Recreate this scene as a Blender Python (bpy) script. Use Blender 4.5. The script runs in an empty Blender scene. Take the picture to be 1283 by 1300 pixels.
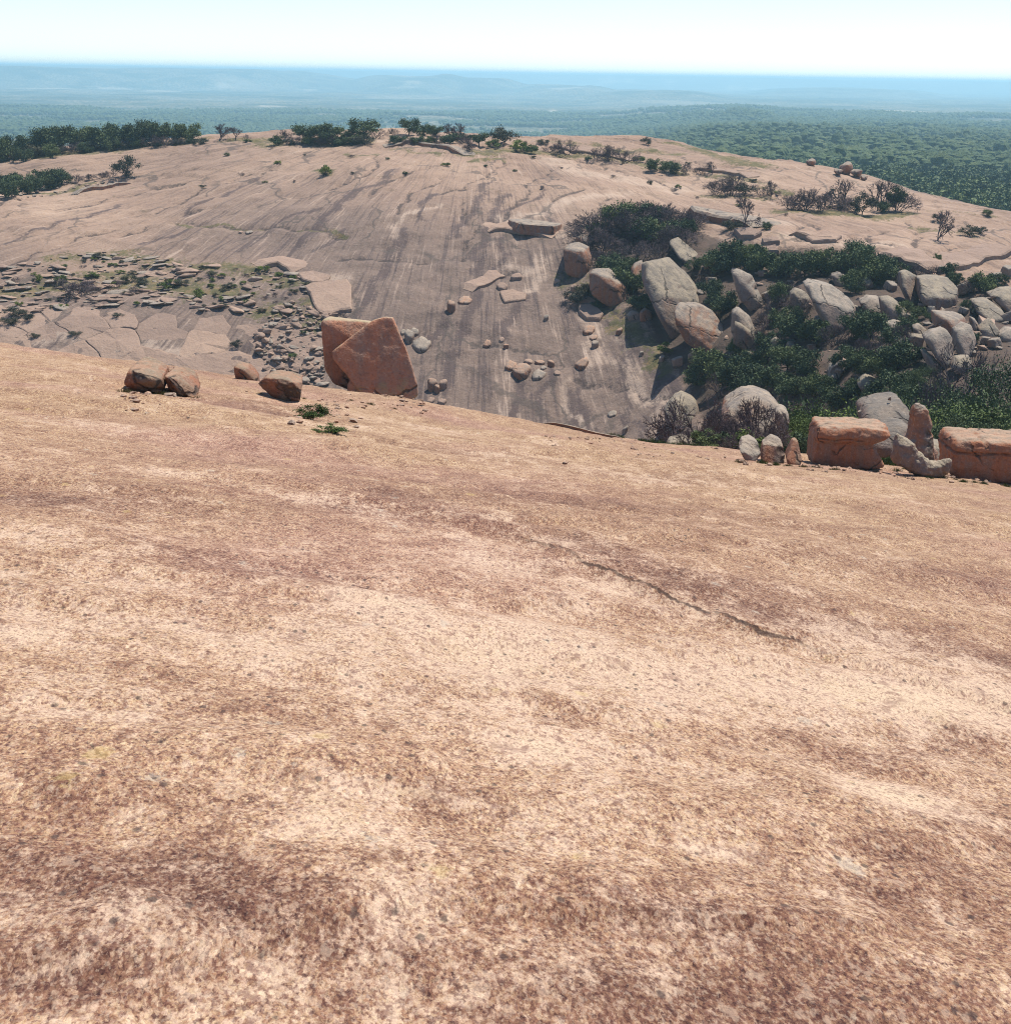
import bpy, bmesh, math, random
import numpy as np
from mathutils import Matrix, Vector

S = bpy.context.scene
C = S.collection
R = math.radians

# ------------------------------------------------------------------ camera
FPX, CU, CV = 1833.0, 641.5, 650.0            # focal length and centre in photograph pixels
PITCH, ROLL = R(16.9), R(0.98)
_F = np.array([0, math.cos(PITCH), -math.sin(PITCH)])
_R0 = np.array([1.0, 0, 0]); _U0 = np.array([0, math.sin(PITCH), math.cos(PITCH)])
_R = _R0*math.cos(ROLL) + _U0*math.sin(ROLL)
_U = _U0*math.cos(ROLL) - _R0*math.sin(ROLL)
cam = bpy.data.cameras.new('camera')
camo = bpy.data.objects.new('camera', cam); C.objects.link(camo)
cam.sensor_fit = 'HORIZONTAL'; cam.sensor_width = 36.0; cam.lens = 36.0*FPX/1283.0
cam.clip_start = 0.1; cam.clip_end = 90000.0
M = Matrix.Identity(4)
for i in range(3):
    M[i][0] = _R[i]; M[i][1] = _U[i]; M[i][2] = -_F[i]
camo.matrix_world = M
S.camera = camo

# ------------------------------------------------------------------ light
SUN_EL, SUN_AZ = R(66), R(40)                 # azimuth: to the right of straight ahead (+Y)
w = bpy.data.worlds.new('World'); S.world = w; w.use_nodes = True
nt = w.node_tree
sky = nt.nodes.new('ShaderNodeTexSky'); sky.sky_type = 'NISHITA'; sky.sun_disc = False
sky.sun_elevation = SUN_EL; sky.sun_rotation = SUN_AZ
sky.air_density = 0.75; sky.dust_density = 0.3; sky.ozone_density = 3.0; sky.altitude = 500.0
bgn = nt.nodes['Background']; bgn.inputs['Strength'].default_value = 0.105
nt.links.new(sky.outputs[0], bgn.inputs[0])
sl = bpy.data.lights.new('sun', 'SUN'); sl.energy = 4.0; sl.angle = R(0.55); sl.color = (1.0, 0.935, 0.835)
so = bpy.data.objects.new('sun', sl); C.objects.link(so)
SD = Vector((math.sin(SUN_AZ)*math.cos(SUN_EL), math.cos(SUN_AZ)*math.cos(SUN_EL), math.sin(SUN_EL)))
so.rotation_euler = SD.to_track_quat('Z', 'Y').to_euler()
S.view_settings.view_transform = 'Standard'; S.view_settings.look = 'None'
S.view_settings.exposure = 0.80; S.view_settings.gamma = 1.0
S.view_settings.use_curve_mapping = False
S.render.engine = 'CYCLES'
cy = S.cycles
cy.use_denoising = True
cy.denoiser = 'OPENIMAGEDENOISE'; cy.denoising_input_passes = 'RGB_ALBEDO_NORMAL'; cy.denoising_prefilter = 'NONE'
cy.filter_width = 1.1
cy.max_bounces = 4; cy.diffuse_bounces = 2; cy.glossy_bounces = 1; cy.transmission_bounces = 2
cy.volume_bounces = 2; cy.transparent_max_bounces = 4
cy.sample_clamp_indirect = 6.0

# ------------------------------------------------------------------ numeric helpers
rng = np.random.default_rng(7)
random.seed(7)

def hsh(ix, iy, iz, seed):
    h = (ix.astype(np.int64)*374761393 + iy.astype(np.int64)*668265263 + iz.astype(np.int64)*2147483647 + seed*974711) & 0xffffffff
    h = ((h ^ (h >> 13))*1274126177) & 0xffffffff
    h = (h ^ (h >> 16))
    h = (h*2246822519) & 0xffffffff
    return ((h ^ (h >> 15)) & 0xffffff)/float(0xffffff)

def vnoise(x, y, z=None, seed=0):
    """smooth value noise in about -1..1"""
    x = np.asarray(x, float); y = np.asarray(y, float)
    three = z is not None
    ix = np.floor(x).astype(np.int64); iy = np.floor(y).astype(np.int64)
    fx = x-ix; fy = y-iy
    fx = fx*fx*fx*(fx*(fx*6-15)+10); fy = fy*fy*fy*(fy*(fy*6-15)+10)
    if three:
        z = np.asarray(z, float); iz = np.floor(z).astype(np.int64); fz = z-iz
        fz = fz*fz*fz*(fz*(fz*6-15)+10)
    else:
        iz = np.zeros_like(ix)
    def lay(k):
        a = hsh(ix, iy, iz+k, seed); b = hsh(ix+1, iy, iz+k, seed)
        c = hsh(ix, iy+1, iz+k, seed); d = hsh(ix+1, iy+1, iz+k, seed)
        return (a*(1-fx)+b*fx)*(1-fy) + (c*(1-fx)+d*fx)*fy
    r = lay(0)*(1-fz)+lay(1)*fz if three else lay(0)
    return r*2-1

def fbm(x, y, z=None, oct=4, seed=0, gain=0.5, lac=2.03):
    s = 0; a = 1.0; t = 0
    for o in range(oct):
        s = s + a*vnoise(x, y, z, seed+o*17); t += a
        x = x*lac+11.3; y = y*lac+5.7
        if z is not None: z = z*lac+3.1
        a *= gain
    return s/t

def sstep(a, b, x):
    t = np.clip((x-a)/(b-a), 0, 1)
    return t*t*(3-2*t)

def pdir(u, v):
    u = np.asarray(u, float); v = np.asarray(v, float)
    return (_F[None, :] + ((u-CU)/FPX)[..., None]*_R[None, :] - ((v-CV)/FPX)[..., None]*_U[None, :])

def at(u, v, Y):
    """the point of a sight line through photograph pixel (u, v) that lies Y metres ahead"""
    d = pdir(np.array([u]), np.array([v]))[0]
    return d*(Y/d[1])

def proj(p):
    p = np.asarray(p, float)
    f = p@_F
    return CU+FPX*(p@_R)/f, CV-FPX*(p@_U)/f

def seg_dist(px, py, pts):
    """distance of many points to a polyline, and signed side"""
    best = np.full(np.shape(px), 1e9); side = np.zeros(np.shape(px))
    for (x0, y0), (x1, y1) in zip(pts[:-1], pts[1:]):
        dx, dy = x1-x0, y1-y0
        L = dx*dx+dy*dy+1e-9
        t = np.clip(((px-x0)*dx+(py-y0)*dy)/L, 0, 1)
        d = np.hypot(px-(x0+t*dx), py-(y0+t*dy))
        s = np.sign((px-x0)*dy-(py-y0)*dx)
        m = d < best
        best = np.where(m, d, best); side = np.where(m, s, side)
    return best, side

# ------------------------------------------------------------------ object helpers
def mesh_obj(name, verts, faces, mat=None, parent=None, smooth=False):
    me = bpy.data.meshes.new(name)
    me.from_pydata(verts, [], faces)
    if smooth: me.polygons.foreach_set('use_smooth', [True]*len(me.polygons))
    if mat: me.materials.append(mat)
    o = bpy.data.objects.new(name, me); C.objects.link(o)
    if parent is not None: o.parent = parent
    return o

def fast_mesh(name, verts, quads=None, tris=None, mat=None, smooth=True):
    me = bpy.data.meshes.new(name)
    verts = np.asarray(verts, np.float32)
    me.vertices.add(len(verts)); me.vertices.foreach_set('co', verts.ravel())
    k, fa = (4, np.asarray(quads)) if quads is not None else (3, np.asarray(tris))
    n = len(fa)
    me.loops.add(n*k); me.loops.foreach_set('vertex_index', fa.astype(np.int32).ravel())
    me.polygons.add(n)
    me.polygons.foreach_set('loop_start', np.arange(0, n*k, k, dtype=np.int32))
    me.polygons.foreach_set('use_smooth', np.full(n, smooth))
    me.update(calc_edges=True)
    if mat: me.materials.append(mat)
    return me

def grid_quads(nr, nc):
    i = np.arange(nr-1)[:, None]*nc + np.arange(nc-1)[None, :]
    return np.stack([i, i+1, i+1+nc, i+nc], -1).reshape(-1, 4)

def add_attr(me, name, arr):
    a = me.attributes.new(name, 'FLOAT', 'POINT'); a.data.foreach_set('value', np.asarray(arr, np.float32).ravel())

def add_vec(me, name, arr):
    a = me.attributes.new(name, 'FLOAT_VECTOR', 'POINT'); a.data.foreach_set('vector', np.asarray(arr, np.float32).ravel())

def link(me, name, parent=None, loc=None):
    o = bpy.data.objects.new(name, me); C.objects.link(o)
    if parent is not None: o.parent = parent
    if loc is not None: o.location = loc
    return o

def tag(o, label=None, cat=None, group=None, kind=None):
    if label: o['label'] = label
    if cat: o['category'] = cat
    if group: o['group'] = group
    if kind: o['kind'] = kind
    return o

def empty(name, loc):
    o = bpy.data.objects.new(name, None); C.objects.link(o); o.location = loc; o.empty_display_size = 0.2
    return o

# ------------------------------------------------------------------ material helpers
class NT:
    def __init__(s, name):
        s.m = bpy.data.materials.new(name); s.m.use_nodes = True
        s.t = s.m.node_tree; s.b = s.t.nodes['Principled BSDF']
        s.b.inputs['Specular IOR Level'].default_value = 0.2
        s.b.inputs['Roughness'].default_value = 0.9
    def n(s, typ, **kw):
        nd = s.t.nodes.new(typ)
        for k, v in kw.items(): setattr(nd, k, v)
        return nd
    def L(s, a, b): s.t.links.new(a, b)
    def setin(s, sock, v):
        if hasattr(v, 'is_output'): s.L(v, sock)
        elif v is not None: sock.default_value = v
    def coord(s, which='Object'):
        return s.n('ShaderNodeTexCoord').outputs[which]
    def attr(s, name, out='Fac'):
        a = s.n('ShaderNodeAttribute'); a.attribute_name = name; return a.outputs[out]
    def mapping(s, v, scale=(1, 1, 1), rot=(0, 0, 0), loc=(0, 0, 0)):
        m = s.n('ShaderNodeMapping'); s.L(v, m.inputs[0])
        m.inputs['Scale'].default_value = scale; m.inputs['Rotation'].default_value = rot; m.inputs['Location'].default_value = loc
        return m.outputs[0]
    def noise(s, v, scale, detail=4, rough=0.55, dist=0.0, out='Fac'):
        nd = s.n('ShaderNodeTexNoise'); s.L(v, nd.inputs['Vector'])
        nd.inputs['Scale'].default_value = scale; nd.inputs['Detail'].default_value = detail
        nd.inputs['Roughness'].default_value = rough; nd.inputs['Distortion'].default_value = dist
        return nd.outputs[out]
    def voro(s, v, scale, feature='F1', out='Color', rnd=1.0):
        nd = s.n('ShaderNodeTexVoronoi', feature=feature); s.L(v, nd.inputs['Vector'])
        nd.inputs['Scale'].default_value = scale; nd.inputs['Randomness'].default_value = rnd
        return nd.outputs[out]
    def ramp(s, f, stops, interp='LINEAR'):
        r = s.n('ShaderNodeValToRGB'); cr = r.color_ramp; cr.interpolation = interp
        while len(cr.elements) < len(stops): cr.elements.new(0.5)
        for e, (p, c) in zip(cr.elements, stops):
            e.position = p
            if not isinstance(c, (tuple, list)): c = (c, c, c)
            e.color = (*c, 1)
        s.L(f, r.inputs[0]); return r.outputs[0]
    def mix(s, f, a, b, blend='MIX'):
        m = s.n('ShaderNodeMix', data_type='RGBA', blend_type=blend)
        s.setin(m.inputs['Factor'], f)
        for i, v in ((6, a), (7, b)):
            if isinstance(v, (tuple, list)): v = (*v, 1) if len(v) == 3 else v
            s.setin(m.inputs[i], v)
        return m.outputs[2]
    def math(s, op, a, b=None, c=None, clamp=False):
        m = s.n('ShaderNodeMath', operation=op); m.use_clamp = clamp
        s.setin(m.inputs[0], a)
        if b is not None: s.setin(m.inputs[1], b)
        if c is not None: s.setin(m.inputs[2], c)
        return m.outputs[0]
    def mr(s, v, a, b, c=0.0, d=1.0, smooth=True):
        m = s.n('ShaderNodeMapRange'); m.interpolation_type = 'SMOOTHSTEP' if smooth else 'LINEAR'
        s.L(v, m.inputs[0])
        for i, x in enumerate((a, b, c, d)): m.inputs[i+1].default_value = x
        return m.outputs[0]
    def bump(s, h, strength, dist, prev=None):
        b = s.n('ShaderNodeBump'); b.inputs['Strength'].default_value = strength; b.inputs['Distance'].default_value = dist
        s.L(h, b.inputs['Height'])
        if prev is not None: s.L(prev, b.inputs['Normal'])
        return b.outputs[0]
    def out(s, col, normal=None, rough=None, tone=(.74, .74, .74)):
        # the surfaces' own tone, common to all of one kind
        s.setin(s.b.inputs['Base Color'], s.mix(1.0, col, tone, 'MULTIPLY') if not isinstance(col, tuple) else (*[x*y for x, y in zip(col, tone)], 1))
        if normal is not None: s.L(normal, s.b.inputs['Normal'])
        if rough is not None: s.setin(s.b.inputs['Roughness'], rough)
        return s.m
# ================================================================== TERRAIN SHAPES
# ---- the near dome: a long tilted granite slope that rolls over into the canyon
def near_base(X, Y):
    d = np.hypot(X, Y+0.0)
    z = -1.6 - 0.118*X - 0.176*Y - 0.00050*(X*X*0.6+Y*Y)
    q = X/np.clip(Y, 4, None)
    z = z - 0.0088*Y*np.exp(-((q-0.10)/0.11)**2)*sstep(8, 45, Y) + 0.003*Y*sstep(-.05, -.35, q)*sstep(8, 45, Y)
    e = np.clip(Y-62+0.10*X, 0, None)
    z = z - 0.011*e*e
    e2 = np.clip(-Y, 0, None); z = z + 0.05*e2
    return z

LEDGE_PX = [(560, 655), (690, 690), (740, 714), (800, 736), (870, 766), (960, 798), (1010, 815), (1080, 834)]
def near_h0(X, Y):
    z = near_base(X, Y)
    d = np.hypot(X, Y)
    lam = 0.25+0.75*sstep(6, 26, d)
    far = 1-0.75*sstep(30, 48, d)            # the crest line stays as measured
    z = z + 0.42*lam*far*fbm(X/11+.35*Y/9, Y/7, oct=2, seed=3)
    z = z + 0.14*fbm(X/3.6+0.3*Y/3, Y/2.0, oct=3, seed=5)*(0.40+0.60*lam)
    z = z + 0.030*fbm(X/0.7, Y/0.5, oct=3, seed=9)
    # thin exfoliation sheets: low steps along wandering lines, and the long diagonal ledge
    q1 = fbm(X/7.5+.25*Y/6, Y/4.2, oct=4, seed=81); q2 = fbm(X/3.4-.2*Y/3, Y/2.1, oct=4, seed=83)
    for t in (-.2, .03, .26):
        z = z + .045*sstep(-.012, .012, q1-t)*(.4+.6*lam) + .022*sstep(-.02, .02, q2-t-.06)
    return z

def near_ray(u, v):
    d = pdir(np.array([u]), np.array([v]))[0]
    ts = np.concatenate([np.linspace(1, 20, 400), np.linspace(20, 75, 500)[1:]])
    P = d[None, :]*(ts/d[1])[:, None]
    h = near_h0(P[:, 0], P[:, 1])
    k = np.argmax(P[:, 2] < h)
    return P[k]
LEDGE = [tuple(near_ray(*p)[:2]) for p in LEDGE_PX]


def near_h(X, Y):
    z = near_h0(X, Y)
    ld, sd = seg_dist(X, Y, LEDGE)
    z = z - 0.045*sstep(0.0, 0.08, ld*sd)*np.exp(-ld/3.0)
    return z

# ---- the far dome with the boulder canyon: fitted through measured points
CP = []
def col(u, *vy):
    for v, Y in vy: CP.append(at(u, v, Y))
col(640, (550, 150), (515, 154), (480, 159), (440, 165), (400, 171), (365, 177.5), (330, 184), (280, 197), (230, 217), (200, 236), (177, 264))
col(545, (515, 155), (480, 160), (400, 171.5), (330, 184.5), (280, 198), (230, 218), (198, 238), (172, 268))
col(450, (490, 159), (450, 165), (400, 172), (340, 184), (280, 199), (230, 219), (200, 239), (170, 270))
col(300, (480, 161), (430, 168), (380, 177), (340, 187), (290, 201), (240, 223), (205, 246), (178, 276))
col(150, (460, 163), (420, 169), (380, 177), (340, 188), (300, 201), (260, 219), (225, 243), (190, 278))
col(0, (445, 165), (400, 173), (360, 182), (330, 190), (290, 205), (255, 226), (228, 248), (204, 276))
col(-170, (430, 170), (340, 194), (270, 230), (232, 270))
col(740, (560, 147), (500, 155), (430, 166), (360, 178), (300, 191), (270, 201), (230, 220), (200, 239), (183, 258))
col(860, (568, 137), (520, 145), (470, 153), (420, 161), (380, 168), (340, 176), (300, 187), (270, 198), (235, 217), (205, 239), (186, 256))
col(960, (545, 126), (470, 139), (420, 149), (380, 159), (345, 169), (300, 183), (270, 197), (240, 216), (210, 238))
col(1080, (555, 110), (500, 120), (450, 132), (400, 146), (360, 160), (325, 173), (300, 184), (270, 203), (240, 223), (226, 236))
col(1200, (570, 98), (520, 108), (460, 122), (400, 141), (360, 156), (330, 169), (300, 184), (275, 202), (258, 217))
col(1283, (590, 88), (540, 100), (480, 115), (420, 134), (380, 149), (350, 162), (320, 177), (292, 196), (277, 208))
col(1450, (600, 90), (500, 113), (400, 146), (335, 182), (310, 205))
nsky = len(CP)
# back sides, dropping away to the lowland
for u, v, Y in [(640, 177, 264), (545, 172, 268), (450, 170, 270), (300, 178, 276), (150, 190, 278), (0, 204, 276), (-170, 232, 270),
                (740, 183, 258), (860, 186, 256), (960, 210, 238), (1080, 226, 236), (1200, 258, 217), (1283, 277, 208), (1450, 310, 205)]:
    p = at(u, v, Y)
    for dy, dz in ((22, 2.2), (55, 12.0), (100, 34.0)):
        CP.append(np.array([p[0]*(1+dy/Y), Y+dy, p[2]-dz]))
# canyon floor hidden by the near crest
for X, Y, Z in [(-60, 118, -52), (-30, 118, -54), (0, 116, -53), (22, 114, -50), (-60, 85, -50), (-20, 80, -52), (5, 82, -48), (24, 88, -40),
                (36, 84, -33), (-100, 120, -52), (-100, 80, -50), (40, 64, -38), (20, 62, -46), (-20, 58, -52), (-60, 58, -52), (60, 70, -33), (70, 85, -30), (75, 60, -40)]:
    CP.append(np.array([X, Y, Z], float))
CP = np.array(CP)

def _U2(r2):
    return 0.5*r2*np.log(r2+1e-12)
def tps_fit(P, lam):
    n = len(P); xy = P[:, :2]/50.0
    d2 = ((xy[:, None, :]-xy[None, :, :])**2).sum(-1)
    K = _U2(d2)+lam*np.eye(n)
    Q = np.concatenate([np.ones((n, 1)), xy], 1)
    A = np.block([[K, Q], [Q.T, np.zeros((3, 3))]])
    s = np.linalg.solve(A, np.concatenate([P[:, 2], np.zeros(3)]))
    return s[:n], s[n:], xy
TW, TA, TXY = tps_fit(CP, 0.01)
def tps(X, Y):
    sh = np.shape(X); x = np.ravel(X)/50.0; y = np.ravel(Y)/50.0
    o = TA[0]+TA[1]*x+TA[2]*y
    for wgt, (a, b) in zip(TW, TXY):
        o = o + wgt*_U2((x-a)**2+(y-b)**2)
    return o.reshape(sh)

GX0, GX1, GY0, GY1, GS = -150.0, 125.0, 56.0, 352.0, 0.48
gx = np.arange(GX0, GX1, GS); gy = np.arange(GY0, GY1, GS)
GXX, GYY = np.meshgrid(gx, gy)
# smooth surface on a coarse lattice, then bilinear to the fine one
_cx = np.linspace(GX0, GX1, 140); _cy = np.linspace(GY0, GY1, 150)
_CX, _CY = np.meshgrid(_cx, _cy); _CZ = tps(_CX, _CY)
def bil(Z, x0, y0, sx, sy, X, Y):
    fx = np.clip((X-x0)/sx, 0, Z.shape[1]-1.001); fy = np.clip((Y-y0)/sy, 0, Z.shape[0]-1.001)
    i = fx.astype(int); j = fy.astype(int); a = fx-i; b = fy-j
    return (Z[j, i]*(1-a)+Z[j, i+1]*a)*(1-b)+(Z[j+1, i]*(1-a)+Z[j+1, i+1]*a)*b
def cubic_up(Z):                                # catmull-rom to the fine lattice
    def w4(t): return np.stack([-.5*t+t*t-.5*t**3, 1-2.5*t*t+1.5*t**3, .5*t+2*t*t-1.5*t**3, -.5*t*t+.5*t**3])
    def up(A, n0, pos):
        i = np.clip(pos.astype(int), 0, n0-2); t = pos-i; W = w4(t)
        idx = np.clip(np.stack([i-1, i, i+1, i+2]), 0, n0-1)
        return (W[:, :, None]*A[idx]).sum(0)
    a = up(Z, len(_cy), (gy-GY0)/(_cy[1]-_cy[0]))
    return up(a.T, len(_cx), (gx-GX0)/(_cx[1]-_cx[0])).T
GZ0 = cubic_up(_CZ)
APEX = (-6.0, 272.0)
ANG = np.arctan2(GXX-APEX[0], -(GYY-APEX[1])); RAD = np.hypot(GXX-APEX[0], GYY-APEX[1])
FLOW = np.stack([ANG*90.0, RAD, np.zeros_like(RAD)], -1)
# how much of the canyon roughness applies (right of the chute, below the lip)
_u, _v = None, None
PX = np.stack([GXX, GYY, GZ0], -1).reshape(-1, 3)
UU, VV = proj(PX); UU = UU.reshape(GXX.shape); VV = VV.reshape(GXX.shape)
lipv = np.interp(UU, [740, 800, 880, 960, 1080, 1180, 1283], [330, 285, 292, 318, 318, 345, 368])
CANYON = sstep(-4, 14, VV-lipv)*sstep(0, 50, UU-np.interp(VV, [270, 340, 420, 500, 560], [730, 740, 800, 850, 870]))*(GYY < 215)
SWALE = np.exp(-((UU-40)/70)**2-((VV-238)/12)**2)
GZ = GZ0.copy()
GZ += 0.9*fbm(GXX/34, GYY/30, oct=2, seed=21)*0.55
GZ += 0.40*fbm(ANG*9, RAD/16, oct=3, seed=31)*sstep(8, 40, RAD)
GZ += 0.14*fbm(ANG*34, RAD/9, oct=3, seed=35)*sstep(20, 60, RAD)*(1-CANYON)
GZ += 0.10*fbm(GXX/2.6, GYY/2.2, oct=3, seed=41)
GZ += CANYON*1.3*fbm(GXX/5.5, GYY/5.5, oct=3, seed=51)
GZ -= SWALE*1.0
_sc = fbm(ANG*4.2, RAD/24, oct=4, seed=57); _sd = fbm(GXX/30, GYY/17, oct=4, seed=59)
for _t in (-.22, .02, .24):
    GZ += .26*(1-CANYON)*sstep(-.02, .02, _sc-_t) + .22*(1-CANYON)*sstep(-.02, .02, _sd-_t-.07)

def far_h(X, Y): return bil(GZ, GX0, GY0, GS, GS, np.asarray(X, float), np.asarray(Y, float))
_ys = np.arange(GY0+1, GY1-2, 0.25)
def far_ray(u, v, y0=70.0):
    d = pdir(np.array([u]), np.array([v]))[0]
    ys = _ys[_ys > y0]
    P = d[None, :]*(ys/d[1])[:, None]
    h = far_h(P[:, 0], P[:, 1])
    below = P[:, 2] < h
    if not below.any():
        k = int(np.argmin(P[:, 2]-h)); p = P[k].copy(); p[2] = h[k]; return p
    k = int(np.argmax(below)); p = P[k].copy(); p[2] = h[k]
    return p
def near_ground(u, Y):
    """foot of something standing on the near dome, Y metres ahead, in column u"""
    Y = np.asarray(Y, float); X = (u-CU)/FPX*Y*1.02
    for _ in range(4):
        z = near_h(X, Y); uu, vv = proj(np.stack([X, Y, z], -1)); X = X+(u-uu)/FPX*Y
    return np.stack([X, Y, near_h(X, Y)], -1)
# ================================================================== MATERIALS OF THE GROUND
def near_granite():
    k = NT('pink_granite_near'); P0 = k.coord(); P = k.mapping(P0, (1.0, .52, 1.0), (0, 0, .12))
    big = k.noise(P0, 0.13, 4, 0.6); mid = k.noise(P0, 0.9, 8, 0.72, 0.5); sm = k.noise(P, 5.5, 6, 0.78, .3); fine = k.noise(P, 30, 4, .8)
    warp = k.noise(P, 60, 2, 0.5, out='Color')
    Pw = k.n('ShaderNodeVectorMath', operation='MULTIPLY_ADD'); k.L(warp, Pw.inputs[0]); Pw.inputs[1].default_value = (.016, .016, .016); k.L(P, Pw.inputs[2])
    Pw = Pw.outputs[0]
    g1 = k.voro(Pw, 210, out='Color'); g1v = k.n('ShaderNodeSeparateColor'); k.L(g1, g1v.inputs[0])
    g2 = k.voro(Pw, 95, out='Color'); g2v = k.n('ShaderNodeSeparateColor'); k.L(g2, g2v.inputs[0])
    st = [(0.0, (.12, .075, .082)), (.15, (.24, .15, .15)), (.38, (.42, .275, .24)), (.64, (.53, .37, .285)), (.86, (.66, .54, .40)), (1.0, (.76, .70, .60))]
    base = k.mix(0.5, k.ramp(g1v.outputs[0], st), k.ramp(g2v.outputs[1], st))
    hue = k.mr(k.noise(P0, .22, 3, .5), .42, .74)
    base = k.mix(.85, base, k.mix(hue, (1.0, .94, .74), (1.0, .86, .84)), 'MULTIPLY')
    ys = k.n('ShaderNodeSeparateXYZ'); k.L(P0, ys.inputs[0])
    base = k.mix(k.mr(ys.outputs[1], 7.0, 20.0), base, k.mix(1.0, base, (1.03, 1.07, 1.0), 'MULTIPLY'))
    dk = k.attr('dark'); pl = k.attr('pale')
    s5 = lambda x, g: k.math('MULTIPLY', k.math('SUBTRACT', x, .5), g)
    f = k.math('ADD', s5(mid, 1.0), s5(sm, 1.5))
    f = k.math('ADD', f, s5(k.noise(P, 2.4, 5, .7, .4), 1.3))
    f = k.math('ADD', f, s5(fine, 1.1)); f = k.math('ADD', f, s5(big, .9)); f = k.math('ADD', f, s5(g2v.outputs[0], .22))
    fd = k.math('MULTIPLY_ADD', dk, .62, f)
    fd = k.math('MULTIPLY_ADD', pl, -.34, fd)
    base = k.mix(k.math('MULTIPLY', k.mr(fd, -.24, .34), .78), base, k.mix(1.0, base, (.58, .475, .485), 'MULTIPLY'))
    base = k.mix(k.math('MULTIPLY', k.mr(fd, .26, .72), .7), base, k.mix(1.0, base, (.50, .42, .46), 'MULTIPLY'))
    fp = k.math('MULTIPLY_ADD', pl, .46, k.math('MULTIPLY', f, -1.0))
    base = k.mix(k.math('MULTIPLY', k.mr(fp, .12, .62), .55), base, k.mix(1.0, (.88, .75, .62), k.mix(.6, (1, 1, 1), k.ramp(g2v.outputs[2], [(0, .55), (1, 1.15)])), 'MULTIPLY'))
    fq = k.math('MULTIPLY_ADD', pl, .62, s5(sm, 1.9)); fq = k.math('ADD', k.math('ADD', fq, s5(mid, .9)), s5(fine, 1.2))
    base = k.mix(k.math('MULTIPLY', k.mr(fq, .60, 1.0), .6), base, k.mix(.3, (.78, .68, .50), base))
    na = k.noise(P, 75, 2, .6); nb = k.noise(P, 24, 3, .6); nc = k.noise(P, 7.5, 3, .65)
    sp = k.math('MAXIMUM', k.math('MULTIPLY', k.mr(na, .54, .64), .75), k.math('MAXIMUM', k.math('MULTIPLY', k.mr(nb, .56, .65), .75), k.math('MULTIPLY', k.mr(nc, .58, .67), .6)))
    base = k.mix(sp, base, k.mix(1.0, base, (.42, .32, .34), 'MULTIPLY'))
    lt = k.math('MAXIMUM', k.math('MULTIPLY', k.mr(na, .45, .36), .4), k.math('MULTIPLY', k.mr(nb, .43, .34), .42))
    base = k.mix(lt, base, k.mix(.35, (.82, .70, .57), base))
    ros = k.voro(Pw, 5.5, out='Distance'); rosc = k.voro(Pw, 5.5, out='Color'); rs = k.n('ShaderNodeSeparateColor'); k.L(rosc, rs.inputs[0])
    rd = k.math('ADD', k.math('ADD', s5(sm, 1.0), s5(fine, .6)), ros)
    on = k.math('MULTIPLY', k.mr(rd, .18, .05), k.math('GREATER_THAN', rs.outputs[0], .70))
    lich = k.mix(k.math('GREATER_THAN', rs.outputs[1], .70), (.50, .54, .50), (.56, .47, .17))
    base = k.mix(k.math('MULTIPLY', on, .32), base, lich)
    ro2 = k.voro(Pw, 24, out='Distance'); rc2 = k.voro(Pw, 24, out='Color'); r2 = k.n('ShaderNodeSeparateColor'); k.L(rc2, r2.inputs[0])
    on2 = k.math('MULTIPLY', k.mr(k.math('ADD', ro2, s5(fine, 1.2)), .28, .06), k.math('GREATER_THAN', r2.outputs[0], .90))
    base = k.mix(k.math('MULTIPLY', on2, .5), base, (.62, .55, .45))
    on3 = k.math('MULTIPLY', k.mr(k.math('ADD', ro2, s5(fine, .6)), .38, .15), k.math('LESS_THAN', r2.outputs[0], .10))
    base = k.mix(k.math('MULTIPLY', on3, .75), base, (.06, .042, .042))
    lw = k.math('ABSOLUTE', k.math('ADD', k.attr('ledge'), s5(sm, .05)))
    cr = k.math('MULTIPLY', k.mr(lw, .024, .006), k.math('MULTIPLY', k.attr('ledgem'), k.mr(mid, .38, .50, .45, 1.0)))
    base = k.mix(k.math('MULTIPLY', cr, .8), base, (.06, .04, .035))
    h = k.math('MULTIPLY_ADD', mid, 2.2, k.math('MULTIPLY_ADD', sm, .8, k.math('MULTIPLY', fine, .22)))
    h = k.math('MULTIPLY_ADD', cr, -.35, h)
    nrm = k.bump(h, .55, .075)
    return k.out(base, nrm, .88, (.68, .605, .545))

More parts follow.
